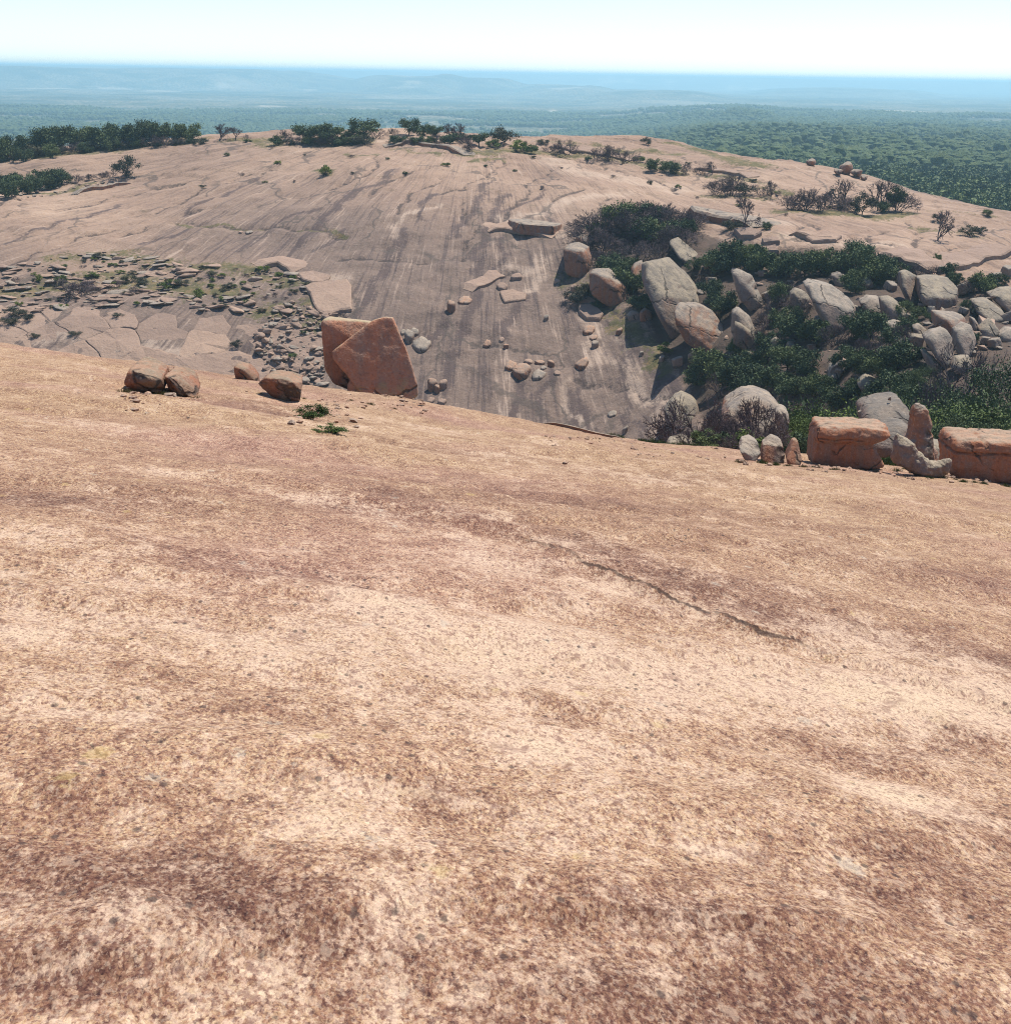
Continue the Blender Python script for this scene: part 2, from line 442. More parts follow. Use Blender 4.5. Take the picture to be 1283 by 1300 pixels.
def far_granite(name, attrs=True):
    k = NT(name); P = k.coord()
    n1 = k.noise(P, .05, 4, .6); n2 = k.noise(P, .45, 6, .68); n3 = k.noise(P, 2.6, 4, .7)
    base = k.ramp(n1, [(.3, (.285, .205, .155)), (.5, (.365, .267, .20)), (.7, (.42, .315, .235))])
    if attrs:
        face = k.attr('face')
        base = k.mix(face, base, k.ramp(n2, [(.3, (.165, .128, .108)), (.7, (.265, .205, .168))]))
        fl = k.attr('flow', 'Vector')
        s1 = k.noise(k.mapping(fl, (.55, .03, 1)), 1.0, 5, .62, .35)
        s2 = k.noise(k.mapping(fl, (2.4, .11, 1)), 1.0, 5, .66, .4)
        st = k.math('MULTIPLY_ADD', s2, .55, k.math('MULTIPLY', s1, .45))
        streak = k.mr(st, .50, .60)
        base = k.mix(k.math('MULTIPLY', streak, k.mr(face, 0, 1, .42, .92)), base, (.115, .09, .085))
        light = k.mr(st, .45, .36)
        base = k.mix(k.math('MULTIPLY', light, .62), base, (.52, .42, .34))
    base = k.mix(k.math('MULTIPLY', k.mr(n2, .52, .72), .5), base, k.mix(1.0, base, (.58, .53, .53), 'MULTIPLY'))
    base = k.mix(k.math('MULTIPLY', k.mr(n3, .45, .75), .42), base, k.mix(1.0, base, (.5, .46, .46), 'MULTIPLY'))
    base = k.mix(k.math('MULTIPLY', k.mr(n3, .45, .25), .35), base, (.54, .44, .36))
    if attrs:
        jit = k.math('MULTIPLY_ADD', k.math('SUBTRACT', n3, .5), .8, k.math('SUBTRACT', n2, .5))
        sa = k.math('MULTIPLY_ADD', jit, 1.6, k.math('MULTIPLY_ADD', k.math('SUBTRACT', s2, .5), 1.6, k.attr('stain')))
        base = k.mix(k.math('MULTIPLY', k.mr(sa, .3, .9), .8), base, (.095, .073, .072))
        pa = k.math('MULTIPLY_ADD', jit, 1.6, k.math('MULTIPLY_ADD', k.math('SUBTRACT', s2, .5), -1.6, k.attr('pale')))
        base = k.mix(k.math('MULTIPLY', k.mr(pa, .3, 1.05), .6), base, (.55, .45, .36))
        ga = k.math('MULTIPLY_ADD', jit, 2.0, k.attr('grass'))
        gc = k.ramp(k.noise(P, .8, 4, .6), [(.3, (.075, .075, .035)), (.5, (.11, .115, .045)), (.62, (.22, .17, .085)), (.8, (.15, .11, .07))])
        base = k.mix(k.math('MULTIPLY', k.mr(ga, .4, .8), .85), base, gc)
        soil = k.math('MULTIPLY_ADD', jit, .9, k.attr('soil'))
        base = k.mix(k.mr(soil, .3, .7), base, k.ramp(n2, [(.3, (.06, .05, .04)), (.7, (.14, .10, .08))]))
        wv = k.n('ShaderNodeVectorMath', operation='MULTIPLY_ADD'); k.L(k.noise(P, .12, 4, .65, out='Color'), wv.inputs[0]); wv.inputs[1].default_value = (9, 9, 9); k.L(P, wv.inputs[2])
        ed = k.voro(k.mapping(wv.outputs[0], (1, .75, .2)), .075, 'DISTANCE_TO_EDGE', 'Distance')
        em = k.math('MULTIPLY', k.mr(ed, .022, .006), k.mr(k.noise(P, .07, 3, .6), .42, .54))
        base = k.mix(k.math('MULTIPLY', em, .7), base, (.10, .085, .075))
        pk = k.math('MULTIPLY', k.mr(k.noise(P, .33, 5, .7), .60, .70), k.mr(face, .9, .1))
        base = k.mix(k.math('MULTIPLY', pk, .55), base, (.17, .135, .085))
        cd = k.math('MULTIPLY_ADD', k.math('SUBTRACT', n3, .5), 1.1, k.math('MULTIPLY_ADD', k.math('SUBTRACT', n2, .5), 1.5, k.attr('crackd')))
        base = k.mix(k.math('MULTIPLY', k.mr(cd, .38, .05), .8), base, (.055, .045, .045))
    else:
        base = k.mix(.45, base, (.35, .285, .245))
        oi = k.n('ShaderNodeObjectInfo').outputs['Random']
        base = k.mix(.8, base, k.ramp(oi, [(0, (.80, .78, .78)), (.5, (1, .97, .95)), (1, (1.2, 1.15, 1.08))]), 'MULTIPLY')
    nrm = k.bump(k.math('MULTIPLY_ADD', n3, .35, n2), .6, .5)
    return k.out(base, nrm, .92, (.80, .75, .72))

def boulder_mat(name, side, side2, top, lich=(.30, .29, .27), tlo=.35, thi=.75, sc=1.0, vary=.5):
    k = NT(name); P = k.coord()
    n1 = k.noise(P, .55*sc, 4, .6); n2 = k.noise(P, 2.6*sc, 5, .68, .3); n3 = k.noise(P, 14*sc, 3, .7)
    vs = k.noise(k.mapping(P, (3.0*sc, 3.0*sc, .5*sc)), 1.0, 4, .6, .4)
    b = k.mix(k.mr(vs, .38, .64), side, side2)
    b = k.mix(k.math('MULTIPLY', k.mr(n2, .5, .7), .45), b, k.mix(1, b, (.50, .46, .46), 'MULTIPLY'))
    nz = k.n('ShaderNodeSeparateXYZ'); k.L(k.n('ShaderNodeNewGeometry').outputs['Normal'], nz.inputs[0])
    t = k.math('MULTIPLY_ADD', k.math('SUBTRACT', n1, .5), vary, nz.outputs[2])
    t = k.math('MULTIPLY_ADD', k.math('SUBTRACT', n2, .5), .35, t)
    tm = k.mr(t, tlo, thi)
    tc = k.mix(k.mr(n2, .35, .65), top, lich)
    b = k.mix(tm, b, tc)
    b = k.mix(k.math('MULTIPLY', k.mr(k.math('MULTIPLY_ADD', k.math('SUBTRACT', n2, .5), .6, n1), .54, .68), .6), b, lich)
    b = k.mix(k.math('MULTIPLY', k.mr(n3, .52, .72), .5), b, k.mix(1, b, (.45, .42, .42), 'MULTIPLY'))
    b = k.mix(k.math('MULTIPLY', k.mr(n3, .44, .28), .35), b, (.58, .48, .38))
    wv = k.n('ShaderNodeVectorMath', operation='MULTIPLY_ADD'); k.L(k.noise(P, 1.2*sc, 3, .6, out='Color'), wv.inputs[0]); wv.inputs[1].default_value = (.7/sc,)*3; k.L(P, wv.inputs[2])
    ed = k.voro(wv.outputs[0], .42*sc, 'DISTANCE_TO_EDGE', 'Distance'); ck = k.math('MULTIPLY', k.mr(ed, .022, .004), k.mr(k.noise(P, .8*sc, 2, .5), .46, .56))
    b = k.mix(k.math('MULTIPLY', ck, .75), b, (.045, .035, .03))
    hh = k.math('MULTIPLY_ADD', n3, .22, k.math('MULTIPLY_ADD', n2, .6, n1)); hh = k.math('MULTIPLY_ADD', ck, -.5, hh)
    nrm = k.bump(hh, .65, .22/sc)
    return k.out(b, nrm, .9, (.84, .83, .82))

M_NEAR = near_granite()
M_FAR = far_granite('granite_far_dome')
M_SLAB = far_granite('granite_slab', attrs=False)
M_ORANGE = boulder_mat('boulder_iron_red', (.30, .135, .078), (.25, .145, .10), (.35, .22, .145), (.24, .185, .13), .66, 1.0, 1.0, .3)
M_BIG = boulder_mat('boulder_leaning', (.44, .205, .125), (.36, .22, .16), (.46, .34, .24), (.36, .31, .19), .66, 1.0, .8, .5)
M_BRIM = boulder_mat('boulder_brim', (.40, .17, .09), (.31, .18, .125), (.44, .31, .22), (.29, .22, .16), .74, 1.05, 1.3, .35)
M_RUST = boulder_mat('boulder_rust_grey', (.34, .16, .09), (.27, .175, .135), (.36, .29, .22), (.22, .19, .165), .42, .8, .5)
M_PEACH = boulder_mat('slab_peach', (.30, .14, .08), (.26, .17, .13), (.44, .27, .18), (.31, .24, .19), .3, .7, .7)
M_GREY = boulder_mat('boulder_lichen_grey', (.24, .185, .165), (.29, .18, .125), (.335, .28, .205), (.215, .185, .15), .2, .65, .4)
M_SHADE = boulder_mat('boulder_painted_shade', (.17, .125, .11), (.20, .13, .10), (.22, .185, .15), (.14, .125, .11), .5, .95, .6)  # shade on the domed boulder's front put into a darker rock colour
M_PALE = boulder_mat('boulder_pale', (.29, .22, .18), (.32, .225, .17), (.37, .305, .24), (.25, .22, .185), .15, .65, .5)

# ================================================================== NEAR DOME
def near_mesh():
    yy = [-7.0]
    while yy[-1] < 100:
        Y = yy[-1]
        yy.append(Y + (0.35 if Y < 1.4 else min(0.030+0.0022*max(Y, 1)**1.55, 0.55)))
    yy = np.array(yy); nr = len(yy)
    s = np.linspace(-1, 1, 470); s = s*(0.75+0.25*np.abs(s))
    Yg = np.repeat(yy[:, None], len(s), 1)
    Xg = s[None, :]*(Yg+9.0)*0.62
    Z = near_h(Xg, Yg)
    me = fast_mesh('near_granite_dome', np.stack([Xg, Yg, Z], -1).reshape(-1, 3), quads=grid_quads(nr, len(s)), mat=M_NEAR)
    dark = np.zeros_like(Z); pale = np.zeros_like(Z)
    def blob(arr, u, v, ru, rv, amp):
        c = near_ray(u, v); a = near_ray(u+ru, v); b1 = near_ray(u, v-rv); b0 = near_ray(u, v+rv)
        rx = abs(a[0]-c[0])+.02; ry = max(abs(b1[1]-b0[1])/2, .03)
        arr += amp*np.exp(-(((Xg-c[0])/rx)**2+((Yg-c[1])/ry)**2))
    for b in [(130, 1120, 190, 45, 1.0), (60, 1250, 120, 60, .9), (220, 1090, 60, 20, .7), (420, 1200, 150, 40, .6), (880, 1170, 110, 26, 1.1), (1190, 1150, 110, 40, .8),
              (800, 1250, 120, 45, .7), (1230, 1040, 90, 40, .7), (60, 632, 110, 8, 1.2), (260, 705, 150, 14, .5), (870, 735, 150, 15, 1.1), (1060, 800, 170, 13, 1.1), (430, 640, 200, 10, .5),
              (760, 640, 220, 18, .5), (500, 640, 110, 12, .5), (330, 522, 170, 6, .8), (700, 900, 80, 25, .3), (1000, 920, 60, 20, .5), (560, 1010, 60, 25, .6),
              (1050, 1230, 160, 50, .4), (640, 1120, 300, 60, .3), (300, 890, 180, 20, .35), (1150, 720, 150, 14, .5), (600, 1290, 900, 90, .7), (640, 1180, 800, 60, .28), (1000, 1290, 300, 40, .3), (100, 1000, 140, 30, .4), (330, 1130, 100, 25, .5), (980, 1120, 120, 25, .4), (1120, 1080, 100, 18, .5)]: blob(dark, *b)
    for b in [(640, 840, 1000, 110, .25), (640, 630, 1000, 70, .42), (430, 1050, 95, 30, 1.0), (690, 950, 55, 22, 1.1), (1110, 1000, 55, 16, 1.2), (900, 1080, 55, 10, 1.0), (1090, 870, 240, 35, .7), (600, 830, 380, 50, .6),
              (480, 762, 55, 14, .9), (1100, 805, 60, 14, .9), (400, 1000, 110, 22, .7), (1190, 1020, 55, 15, .7), (1190, 885, 110, 25, .8), (560, 545, 170, 4, .8),
              (650, 720, 120, 16, .5), (200, 560, 200, 10, .3), (880, 600, 260, 12, .35), (260, 820, 260, 28, .5), (340, 1235, 30, 12, .8), (30, 805, 40, 12, 1.0), (1250, 845, 50, 10, .9)]: blob(pale, *b)
    def streak(arr, pl, wd, amp):
        pw = [tuple(near_ray(*p)[:2]) for p in pl]; d, _ = seg_dist(Xg, Yg, pw)
        arr[:] = np.maximum(arr, amp*np.exp(-(d/wd)**2)*(.75+.5*fbm(Xg/1.3, Yg/1.1, oct=3, seed=71)))
    for pl, wd, am in [([(745, 688), (860, 738), (1000, 788), (1100, 808), (1283, 848)], .55, 1.15), ([(-10, 627), (100, 634), (190, 628)], .5, 1.3), ([(180, 690), (300, 716), (400, 730)], .4, .8), ([(480, 622), (560, 648), (640, 668)], .5, .9),
                       ([(640, 630), (800, 640), (980, 660)], .9, .6), ([(860, 1175), (960, 1150)], .10, 1.2), ([(1080, 960), (1240, 930)], .25, .7), ([(0, 1085), (120, 1110), (260, 1095)], .16, 1.1), ([(560, 570), (760, 600), (900, 610)], 1.0, .5)]: streak(dark, pl, wd, am)
    for pl, wd, am in [([(330, 600), (480, 652), (640, 695), (800, 752), (960, 812), (1120, 862), (1283, 892)], .42, .6), ([(1050, 800), (1130, 826), (1283, 872)], .16, 1.2), ([(430, 752), (535, 780)], .12, 1.4), ([(170, 592), (270, 608)], .35, .9), ([(640, 945), (715, 965)], .10, 1.5),
                       ([(1085, 1000), (1150, 995)], .10, 1.5), ([(860, 1078), (930, 1085)], .06, 1.4), ([(380, 1060), (480, 1050)], .12, 1.2), ([(560, 1010), (430, 1000), (300, 1000)], .14, .9), ([(420, 540), (560, 548), (700, 556)], .8, .8), ([(620, 690), (720, 720)], .35, .8)]: streak(pale, pl, wd, am)
    add_attr(me, 'dark', dark); add_attr(me, 'pale', pale)
    ld, sd = seg_dist(Xg, Yg, LEDGE)
    add_attr(me, 'ledge', np.clip(ld*sd, -2, 2))
    along = Xg*.8-Yg*.6; a0 = LEDGE[0][0]*.8-LEDGE[0][1]*.6; a1 = LEDGE[-1][0]*.8-LEDGE[-1][1]*.6
    t = (along-min(a0, a1))/abs(a1-a0); add_attr(me, 'ledgem', sstep(.10, .30, t)*(1-sstep(.85, 1.0, t)))
    o = link(me, 'near_granite_dome'); tag(o, kind='structure')
    return o
near_o = near_mesh()

# ================================================================== FAR DOME
_pr = random.Random(4)
def poly_world(pl, rough=.16):
    W = [tuple(far_ray(*p)[:2]) for p in pl]
    for lev in range(3):
        o = [W[0]]
        for a, b in zip(W[:-1], W[1:]):
            L = math.hypot(b[0]-a[0], b[1]-a[1])
            if L > 1.5: t = _pr.uniform(-rough, rough); o.append(((a[0]+b[0])/2-(b[1]-a[1])*t, (a[1]+b[1])/2+(b[0]-a[0])*t))
            o.append(b)
        W = o
    return W
def far_mesh():
    global GZ
    sl = np.hypot(*np.gradient(GZ0, GS))
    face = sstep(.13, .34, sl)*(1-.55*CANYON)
    stain = np.zeros_like(GZ); pale = np.zeros_like(GZ); grass = np.zeros_like(GZ); crack = np.full(GZ.shape, 9.0)
    def sub(pw, r):
        xs = [p[0] for p in pw]; ys = [p[1] for p in pw]
        i0 = max(int((min(xs)-r-GX0)/GS), 0); i1 = min(int((max(xs)+r-GX0)/GS)+1, GZ.shape[1])
        j0 = max(int((min(ys)-r-GY0)/GS), 0); j1 = min(int((max(ys)+r-GY0)/GS)+1, GZ.shape[0])
        return np.s_[j0:j1, i0:i1]
    def stroke(arr, pl, wd, amp):
        pw = poly_world(pl); s_ = sub(pw, wd*3)
        d, _ = seg_dist(GXX[s_], GYY[s_], pw); arr[s_] = np.maximum(arr[s_], amp*np.exp(-(d/wd)**2))
    def cracks(pl, depth=.3):
        pw = poly_world(pl); s_ = sub(pw, 4)
        d, _ = seg_dist(GXX[s_], GYY[s_], pw); crack[s_] = np.minimum(crack[s_], d); GZ[s_] -= depth*np.exp(-(d/.55)**2)
    for pl, wd in [([(462, 238), (430, 265), (400, 290), (372, 318)], .9), ([(510, 292), (495, 325), (470, 360), (450, 400)], 1.0), ([(618, 232), (604, 262), (580, 300)], .9),
                   ([(645, 248), (615, 295), (608, 335), (604, 380), (590, 420), (568, 472), (560, 500)], 1.0), ([(668, 378), (650, 405), (640, 425)], .9), ([(330, 225), (285, 250), (235, 275)], .8),
                   ([(410, 265), (350, 285), (300, 320)], .6), ([(560, 245), (540, 280)], .6), ([(700, 470), (690, 540)], .8), ([(655, 470), (650, 530)], .7), ([(752, 400), (790, 480), (815, 556)], .6),
                   ([(775, 420), (830, 500), (858, 550)], .6), ([(735, 470), (752, 550)], .7), ([(800, 440), (848, 510)], .8), ([(440, 290), (395, 320)], .6), ([(250, 285), (180, 310)], .7), ([(560, 400), (545, 440)], .7),
                   ([(150, 260), (60, 290), (0, 310)], .6), ([(640, 300), (625, 345)], .6), ([(690, 240), (655, 262), (630, 285)], .6), ([(500, 215), (440, 255)], .7), ([(720, 500), (735, 556)], .7)]:
        stroke(stain, pl, wd, .95)
    for pl, wd in [([(742, 405), (744, 440), (746, 462)], 1.0), ([(760, 415), (800, 480), (845, 555)], .8), ([(722, 480), (742, 552)], .5), ([(645, 340), (680, 345), (690, 330)], 1.6), ([(675, 370), (690, 350)], 1.2),
                   ([(780, 430), (845, 530)], .6), ([(640, 290), (665, 292), (712, 300)], 1.2), ([(800, 245), (700, 262), (640, 278)], 2.2), ([(880, 270), (1000, 285)], 1.6), ([(1000, 300), (1150, 315)], 2.5),
                   ([(500, 300), (560, 260)], .8), ([(390, 352), (440, 362)], 1.5), ([(430, 362), (428, 395)], 3.0), ([(60, 425), (230, 450)], 3.0), ([(700, 205), (860, 240)], 4.0), ([(480, 180), (560, 178)], 3)]:
        stroke(pale, pl, wd, .8)
    for pl, wd, a in [([(300, 178), (360, 184), (450, 182)], 4.0, .8), ([(440, 196), (520, 190), (560, 198)], 1.2, .7), ([(590, 196), (640, 190), (720, 198), (800, 206), (860, 218)], 2.6, .9), ([(600, 205), (640, 202)], 1.2, .8),
                      ([(20, 200), (90, 194), (160, 186), (240, 180)], 4.0, .9), ([(0, 250), (60, 246), (110, 234)], 2.5, .8), ([(900, 250), (970, 252)], 1.8, .95), ([(995, 268), (1080, 272), (1150, 272)], 2.2, 1.0),
                      ([(1170, 290), (1240, 300)], 2.0, .7), ([(225, 283), (300, 290), (340, 291)], .5, .9), ([(380, 292), (440, 301)], .45, .9), ([(400, 216), (418, 221)], 1.0, .9), ([(0, 372), (60, 366), (140, 352), (200, 362), (300, 372)], 3.2, .85),
                      ([(70, 330), (140, 322), (220, 335), (330, 345)], 2.2, .75), ([(330, 350), (400, 360)], 1.6, .7), ([(340, 395), (400, 380), (395, 420), (360, 450)], 3.0, .75), ([(1160, 335), (1283, 352)], 1.2, .5), ([(720, 350), (760, 385), (800, 420), (850, 470)], 2.0, .75),
                      ([(860, 182), (960, 210)], 3.0, 1.0), ([(740, 190), (860, 196)], 2.2, .8), ([(900, 225), (1000, 245)], 1.8, .7), ([(930, 290), (1000, 300)], 1.2, .5), ([(1180, 268), (1260, 275)], 1.2, .6), ([(640, 178), (760, 186)], 2.0, .6)]:
        stroke(grass, pl, wd, a)
    for pl in [[(225, 283), (300, 290), (370, 292), (440, 302)], [(640, 205), (620, 225), (590, 240), (560, 245)], [(700, 215), (672, 240), (650, 262), (640, 280)], [(545, 213), (505, 225), (470, 250)],
               [(0, 268), (80, 244), (150, 229), (250, 213)], [(70, 268), (160, 249), (235, 232)], [(1170, 332), (1162, 305), (1150, 282)], [(1215, 342), (1222, 312)], [(1180, 345), (1220, 342), (1250, 330), (1283, 325)],
               [(1040, 292), (1005, 275)], [(1010, 305), (1070, 300), (1140, 313)], [(1183, 343), (1200, 318)], [(1250, 300), (1283, 312)], [(615, 362), (640, 350), (662, 345)], [(725, 375), (755, 384), (790, 402)],
               [(600, 440), (690, 448), (738, 470)], [(730, 482), (800, 490), (860, 502)], [(780, 270), (745, 284), (715, 290)], [(430, 330), (500, 330), (540, 334)], [(620, 285), (640, 290), (705, 300)],
               [(860, 200), (900, 215), (960, 222)], [(560, 225), (520, 245), (505, 270)], [(480, 205), (450, 225), (420, 240)], [(1080, 300), (1075, 318)], [(1120, 295), (1128, 325)], [(1240, 345), (1283, 338)],
               [(350, 215), (300, 228), (240, 250), (200, 270)], [(700, 195), (740, 205), (800, 222), (860, 245)], [(740, 240), (700, 255)], [(775, 250), (760, 272)], [(590, 255), (600, 300), (588, 330)],
               [(1200, 320), (1240, 316), (1283, 300)], [(1020, 285), (1015, 300)], [(880, 232), (930, 225), (1000, 240)], [(150, 300), (230, 275), (280, 262)], [(0, 345), (70, 315), (150, 290)], [(510, 185), (480, 205)]]:
        cracks(pl)
    soil = CANYON*.9
    dn = sstep(0, 30, 74-VV*0+0*VV)  # keep shape
    me = fast_mesh('far_granite_dome', np.stack([GXX, GYY, GZ], -1).reshape(-1, 3), quads=grid_quads(*GXX.shape), mat=M_FAR)
    add_attr(me, 'face', face); add_attr(me, 'stain', stain); add_attr(me, 'pale', pale); add_attr(me, 'grass', grass); add_attr(me, 'soil', soil)
    add_attr(me, 'crackd', crack); add_vec(me, 'flow', FLOW.reshape(-1, 3))
    o = link(me, 'far_granite_dome'); tag(o, kind='structure')
    return o
far_o = far_mesh()

# ================================================================== LOWLAND AND RIDGES
def plain_h(X, Y):
    d = np.hypot(X, Y); az = np.degrees(np.arctan2(X, Y))
    left = np.interp(d, [0, 240, 330, 600, 1500, 2500, 6000, 60000], [-75, -75, -72, -72, -84, -92, -96, -96])
    right = np.interp(d, [0, 240, 300, 420, 800, 1200, 1800, 2800, 5000, 9000, 60000], [-60, -50, -38, -34, -42, -48, -58, -72, -84, -92, -92])
    z = left+(right-left)*sstep(1, 9, az)
    z = z+fbm(X/260, Y/260, oct=3, seed=61)*6*sstep(350, 1200, d)+fbm(X/1400, Y/1400, oct=3, seed=63)*9*sstep(1500, 4500, d)
    # mesa country at left, flat-topped
    edge = 7000+900*fbm(X/1500, Y/1500, oct=3, seed=71)
    capL = 94+5*vnoise(az*0.6, az*0, seed=5)
    mesa = sstep(0, 900, d-edge)*(1-sstep(-10, -5, az+1.6*fbm(d/700, az*0, oct=2, seed=4)))
    z = z+mesa*capL*(0.93+.07*fbm(X/300, Y/300, oct=2, seed=77))
    # two buttes in the middle distance
    for a0, wd, d0, dd, hh in [(-4.0, 1.6, 8200, 1100, 40), (-1.2, 1.3, 8700, 900, 36), (-2.4, 5.2, 9000, 1300, 34), (5.2, 2.4, 7000, 1600, 24), (7.3, 2.4, 3300, 700, 5), (9.0, .8, 2500, 260, 9), (12.5, 3.0, 9500, 1500, 40), (2.0, 1.5, 7600, 900, 30)]:
        q = ((az-a0)/wd)**2+((d-d0)/dd)**2
        z = z+hh*sstep(1.9, .1, q+0.5*fbm(X/420, Y/420, oct=3, seed=83))
    # far rim
    rim = sstep(11500, 15500, d+1500*fbm(X/4000, Y/4000, oct=3, seed=91))
    z = z+rim*(88+9*vnoise(az*0.35, az*0, seed=15)+5*fbm(az*1.7, az*0, oct=3, seed=19))
    cap = 0.5+6.0*vnoise(az*.22, az*0, seed=25)+3.0*fbm(az*1.3, az*0, oct=4, seed=27)+5*sstep(-8, -14, az)
    return np.minimum(z, cap)

def lowland():
    az = np.radians(np.linspace(-42, 42, 520))
    dd = [236.0]
    while dd[-1] < 30000: dd.append(dd[-1]*1.0125+0.3)
    dd = np.array(dd)
    D, A = np.meshgrid(dd, az, indexing='ij')
    X = D*np.sin(A); Y = D*np.cos(A)
    Z = plain_h(X, Y)
    k = NT('lowland_woods_and_fields'); P = k.coord()
    n0 = k.noise(P, .0011, 5, .6); n1 = k.noise(P, .006, 5, .62); n2 = k.noise(P, .035, 4, .6)
    v = k.voro(P, .085, out='Distance'); vc = k.voro(P, .085, out='Color')
    wood = k.ramp(n1, [(.3, (.030, .050, .026)), (.55, (.050, .072, .034)), (.8, (.075, .090, .045))])
    gap = k.mix(n2, (.20, .18, .11), (.36, .30, .20))
    dens = k.math('MULTIPLY_ADD', n1, .9, k.math('MULTIPLY', n0, .5))
    g = k.math('MULTIPLY', k.mr(v, .40, .62), k.mr(dens, .58, .78))
    c = k.mix(g, wood, gap)
    c = k.mix(k.mr(k.math('MULTIPLY_ADD', n2, .35, n0), .76, .84), c, gap)
    cl = k.math('MULTIPLY_ADD', k.math('SUBTRACT', n1, .5), 2.2, k.attr('clear'))
    cl = k.math('MULTIPLY_ADD', k.math('SUBTRACT', n2, .5), .5, cl)
    c = k.mix(k.math('MULTIPLY', k.mr(cl, .55, .9), k.mr(v, .2, .5, .45, 1.0)), c, (.44, .38, .27))
    nrm = k.bump(v, .9, 6.0)
    k.out(c, nrm, .95)
    me = fast_mesh('lowland', np.stack([X, Y, Z], -1).reshape(-1, 3), quads=grid_quads(*X.shape), mat=k.m)
    U_, V_ = proj(np.stack([X, Y, Z], -1).reshape(-1, 3)); U_ = U_.reshape(X.shape); V_ = V_.reshape(X.shape)
    clear = np.zeros_like(X)
    AZ = np.degrees(A)
    # (azimuth deg, distance, half width deg, half depth m)
    def fld(u, v, ru, rv, amp=1.0):
        m = np.abs(U_-u) < 4
        m &= D > 1200
        if not m.any(): return
        idx = np.argmin(np.where(m, np.abs(V_-v), 1e9)); a0 = AZ.flat[idx]; d0 = D.flat[idx]
        h = 95.0; dr = .6*rv/FPX*d0*d0/h
        clear[:] = np.maximum(clear, amp*np.exp(-((AZ-a0)/(math.degrees(ru/FPX)))**2-((D-d0)/dr)**2))
    for f in [(60, 112, 55, 1.0), (130, 111, 50, 1.0), (200, 115, 30, .9), (290, 109, 20, .7), (390, 114, 18, 1.5), (345, 134, 25, 3), (330, 148, 20, 3), (400, 152, 10, 3), (510, 100, 30, 5, .7), (640, 106, 18, 3, .7),
              (740, 115, 45, 3), (720, 112, 30, 2), (700, 140, 10, 3), (660, 143, 6, 3), (770, 101, 20, 2), (800, 102, 10, 1.5), (850, 104, 10, 1.5), (850, 144, 22, 4), (930, 112, 18, 2), (1130, 141, 45, 3.5), (1010, 160, 25, 3), (1050, 157, 20, 3),
              (1240, 148, 18, 2), (1160, 170, 30, 2), (870, 152, 12, 4, .8), (606, 121, 8, 1.2), (565, 123, 6, 1.2), (450, 148, 7, 3), (1110, 113, 14, 1.5), (960, 112, 12, 1.2), (1200, 188, 60, 3), (1100, 180, 8, 2)]:
        fld(*f)
    add_attr(me, 'clear', clear)
    o = link(me, 'lowland'); tag(o, kind='structure')
    return o
low_o = lowland()
# ================================================================== BOULDERS
_ico = {}
def ico(sub):
    if sub not in _ico:
        b = bmesh.new(); bmesh.ops.create_icosphere(b, subdivisions=sub, radius=1.0)
        b.verts.ensure_lookup_table()
        _ico[sub] = (np.array([v.co[:] for v in b.verts]), np.array([[v.index for v in f.verts] for f in b.faces])); b.free()
    return _ico[sub]

def hull_planes(P, merge=17):
    b = bmesh.new()
    for p in P: b.verts.new(p)
    r = bmesh.ops.convex_hull(b, input=b.verts)
    pl = []
    b.normal_update()
    c = P.mean(0)
    for f in b.faces:
        n = np.array(f.normal[:]); a = f.calc_area()
        q = np.array(f.verts[0].co[:]); d = n@(q-c)
        if d < 0: n = -n; d = -d
        pl.append((a, n, d))
    b.free()
    pl.sort(key=lambda t: -t[0])
    keep = []
    for a, n, d in pl:
        if a < 1e-6: continue
        if all(n@m < math.cos(R(merge)) for _, m, _ in keep): keep.append((a, n, d))
    return c, np.array([k[1] for k in keep]), np.array([k[2] for k in keep])

def rock_shape(P, sub=4, p=20, noise=.03, nf=1.0, seed=0, facet=.0, chips=6, merge=17):
    """a rock that fills the hull of the points P: rounded edges, uneven skin"""
    c, N, D = hull_planes(P, merge)
    ext = (P.max(0)-P.min(0))/2
    V, F = ico(sub)
    d = V*np.maximum(ext, ext.max()*.25)
    d /= np.linalg.norm(d, axis=1)[:, None]
    # chips knocked off the corners
    r_ = np.random.default_rng(seed+77)
    if chips:
        X_ = r_.normal(size=(chips, 3)); X_[:, 2] = np.abs(X_[:, 2])*.6+.1*X_[:, 2]; X_ /= np.linalg.norm(X_, axis=1)[:, None]
        sup = ((P-c)@X_.T).max(0)*r_.uniform(.80, .95, chips)
        N = np.concatenate([N, X_]); D = np.concatenate([D, sup])
    q = np.clip(d@N.T, 1e-4, None)/np.maximum(D, .02*ext.max())[None, :]
    inv = (q**p).sum(1)**(1.0/p)
    r = 1.0/inv
    s = float(np.mean(ext))
    X = d*r[:, None]/s*1.6*nf
    dis = fbm(X[:, 0], X[:, 1], X[:, 2], oct=5, seed=seed)
    rid = 1-np.abs(fbm(X[:, 0]*.9+7, X[:, 1]*.9, X[:, 2]*.9, oct=3, seed=seed+5))*2
    hi = fbm(X[:, 0]*4.1, X[:, 1]*4.1, X[:, 2]*4.1, oct=4, seed=seed+9, gain=.6)
    r = r + s*noise*(.75*dis+.55*hi) - s*noise*facet*np.clip(rid-.72, 0, 1)*5
    return c+d*r[:, None], F

def rock(name, P, mat, label=None, group=None, parent=None, sub=4, cat='boulder', post=None, **kw):
    V, F = rock_shape(np.asarray(P), sub=sub, **kw)
    if post is not None: V = post(V)
    base = np.array([V[:, 0].mean(), V[:, 1].mean(), V[:, 2].min()])
    me = fast_mesh(name, V-base, tris=F, mat=mat)
    o = link(me, name, parent, tuple(base - (np.array(parent.location) if parent is not None else 0)))
    if label: tag(o, label, cat, group)
    return o

